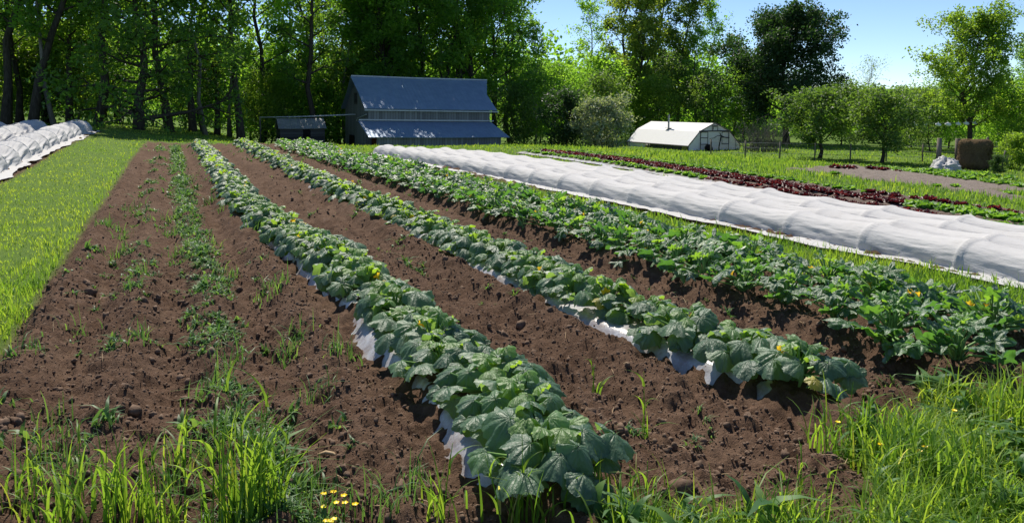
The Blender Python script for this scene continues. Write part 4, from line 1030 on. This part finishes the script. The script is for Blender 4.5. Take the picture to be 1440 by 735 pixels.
def tuft(px, py, n, h, spread, seed, label, wide=.011, bend=.42, straw=0.0):
    r = np.random.default_rng(seed); q = ground_at(px, py)
    x, y = q[0] + r.normal(0, spread, n), q[1] + r.normal(0, spread, n)
    hh = h * r.uniform(.45, 1.08, n); z0 = tz(*q)
    V, Q, m = blades(x - q[0], y - q[1], zs(x, y) - z0, hh, wide * r.uniform(.6, 1.3, n), np.abs(r.normal(bend, .25, n)), r.uniform(0, 6.28, n), 6)
    mb = MB().add(V, Q, tone=np.repeat(np.clip(r.normal(.5, .17, n) + (r.random(n) < straw) * .5, 0, 1), m))
    for i in range(max(1, n // 12)):                                       # stems with leaves breaking off them
        a = r.normal(0, spread, 2); H = h * r.uniform(.8, 1.15); ln_ = r.normal(0, .10, 2)
        mb.tube([(a[0], a[1], -.02), (a[0] + ln_[0] * H * .4, a[1] + ln_[1] * H * .4, H * .5), (a[0] + ln_[0] * H, a[1] + ln_[1] * H, H)], [.003, .0026, .0012], 5, cap=False, tone=.45)
        f = r.uniform(.3, .9, 3); vx = a[0] + ln_[0] * H * f; vy = a[1] + ln_[1] * H * f
        V, Q, m = blades(vx, vy, H * f, h * r.uniform(.3, .5, 3), np.full(3, wide * 1.1), r.uniform(.5, 1.2, 3), r.uniform(0, 6.28, 3), 6); mb.add(V, Q, tone=.55)
    o = mb.build('grass_tuft', M['grass'], None, smooth=True, loc=(q[0], q[1], z0)); return tag(o, label, 'grass tuft')
for i, (px, py, n, h, sp, lb) in enumerate((
    (352, 738, 85, .50, .07, 'tallest upright clump of bright rye grass, at the bottom of the weedy strip'),
    (225, 728, 26, .40, .07, 'arching wide bladed grass clump left of the tall rye clump'),
    (165, 738, 26, .36, .07, 'loose grass clump with bluish bent blades on the soil at bottom left'),
    (95, 735, 34, .30, .08, 'low spreading grass clump near the bottom left corner'),
    (20, 700, 20, .30, .08, 'short grass clump at the left edge of the soil'),
    (262, 655, 12, .28, .04, 'small clump with one curled pale blade on bare soil'),
    (615, 735, 16, .30, .05, 'thin grass clump left of the last squash plant'),
    (735, 738, 18, .34, .06, 'grass clump growing before the last squash plant'),
    (905, 622, 4, .34, .015, 'single tall grass stalk on the soil between the squash rows'),
    (838, 552, 4, .20, .015, 'short single grass stalk further up between the squash rows'),
    (880, 735, 60, .24, .12, 'shaggy low grass clump right of the last squash plant'),
    (1190, 640, 50, .30, .10, 'thick grass clump at the end of the middle squash row'),
    (1262, 668, 40, .34, .09, 'tall grass clump between middle squash row and zucchini'),
    (1345, 690, 40, .32, .10, 'grass clump with yellow green blades near the bottom right corner'),
    (1425, 610, 34, .36, .08, 'tall grass clump at the right edge below the zucchini'),
    (1120, 725, 40, .22, .07, 'low tangled grass clump at the soil edge, bottom right'))):
    tuft(px, py, int(n * 1.45), h * 1.08, sp, 500 + i, lb, straw=.02)
fl = MB(); fl.tube([(0, 0, 0), (.008, .004, .07), (.01, 0, .13)], .0016, 4, tone=.5); stem = fl.data('stem', M['grass'])
fm = MB(); th = np.linspace(0, 2 * np.pi, 20, endpoint=False)
fm.add(np.vstack([[[0, 0, -.003]], np.stack([.013 * (1 + .15 * np.cos(5 * th)) * np.cos(th), .013 * (1 + .15 * np.cos(5 * th)) * np.sin(th), .006 + 0 * th], -1)]), None, [[0, 1 + k, 1 + (k + 1) % 20] for k in range(20)]); petal = fm.data('petals', M['buttercup'])
for i in range(17):
    q = ground_at(*((470 + random.gauss(0, 20), 738 + random.gauss(0, 9)) if i < 10 else (1285 + random.gauss(0, 55), 650 + random.gauss(0, 18))))
    rt = empty('buttercup', (q[0], q[1], float(zs(q[0], q[1]))), random.uniform(0, 6.28))
    tag(rt, 'tiny yellow buttercup ' + ('at the bottom edge near the tall rye grass' if i < 10 else 'in the grass at bottom right'), 'flower', 'buttercups near the rye grass' if i < 10 else 'buttercups in the right grass')
    rt.scale = (1, 1, random.uniform(.5, 1.3)); link('stem', stem, rt); link('petals', petal, rt, (.01, 0, .13))
r = np.random.default_rng(66); mb = MB(); n = 0
while n < 170:
    x, y = r.uniform(-1.0, 5.5), 2.6 + 8 * r.random() ** 1.6
    if soil_mask(x, y) < .7 or min(abs(x - ROW1(y)), abs(x - ROW2(y))) < .4: continue
    a = r.uniform(0, 6.28); L = r.uniform(.02, .08); z = float(zs(x, y)) + .012; d = np.array([math.cos(a), math.sin(a), r.normal(0, .25)]) * L
    mb.tube([np.array([x, y, z]) - d, [x, y, z + .006], np.array([x, y, z]) + d], [.0016, .0022, .001], 4, cap=False); n += 1
o = mb.build('straw_litter', M['husk'], None, smooth=True); tag(o, 'bits of dry straw strewn over the tilled soil', 'straw', kind='stuff')
q = ground_at(460, 637); o = MB().tube([(-.05, 0, .012), (-.01, .012, .02), (.03, .005, .018), (.055, -.01, .012)], [.006, .011, .010, .003], 7).build('dry_husk', M['husk'], None, smooth=True, loc=(q[0], q[1], float(zs(*q)) + .006), rz=-.5)
tag(o, 'dry tan husk lying on the soil by the weedy strip', 'husk')
print('done', len(bpy.data.objects))
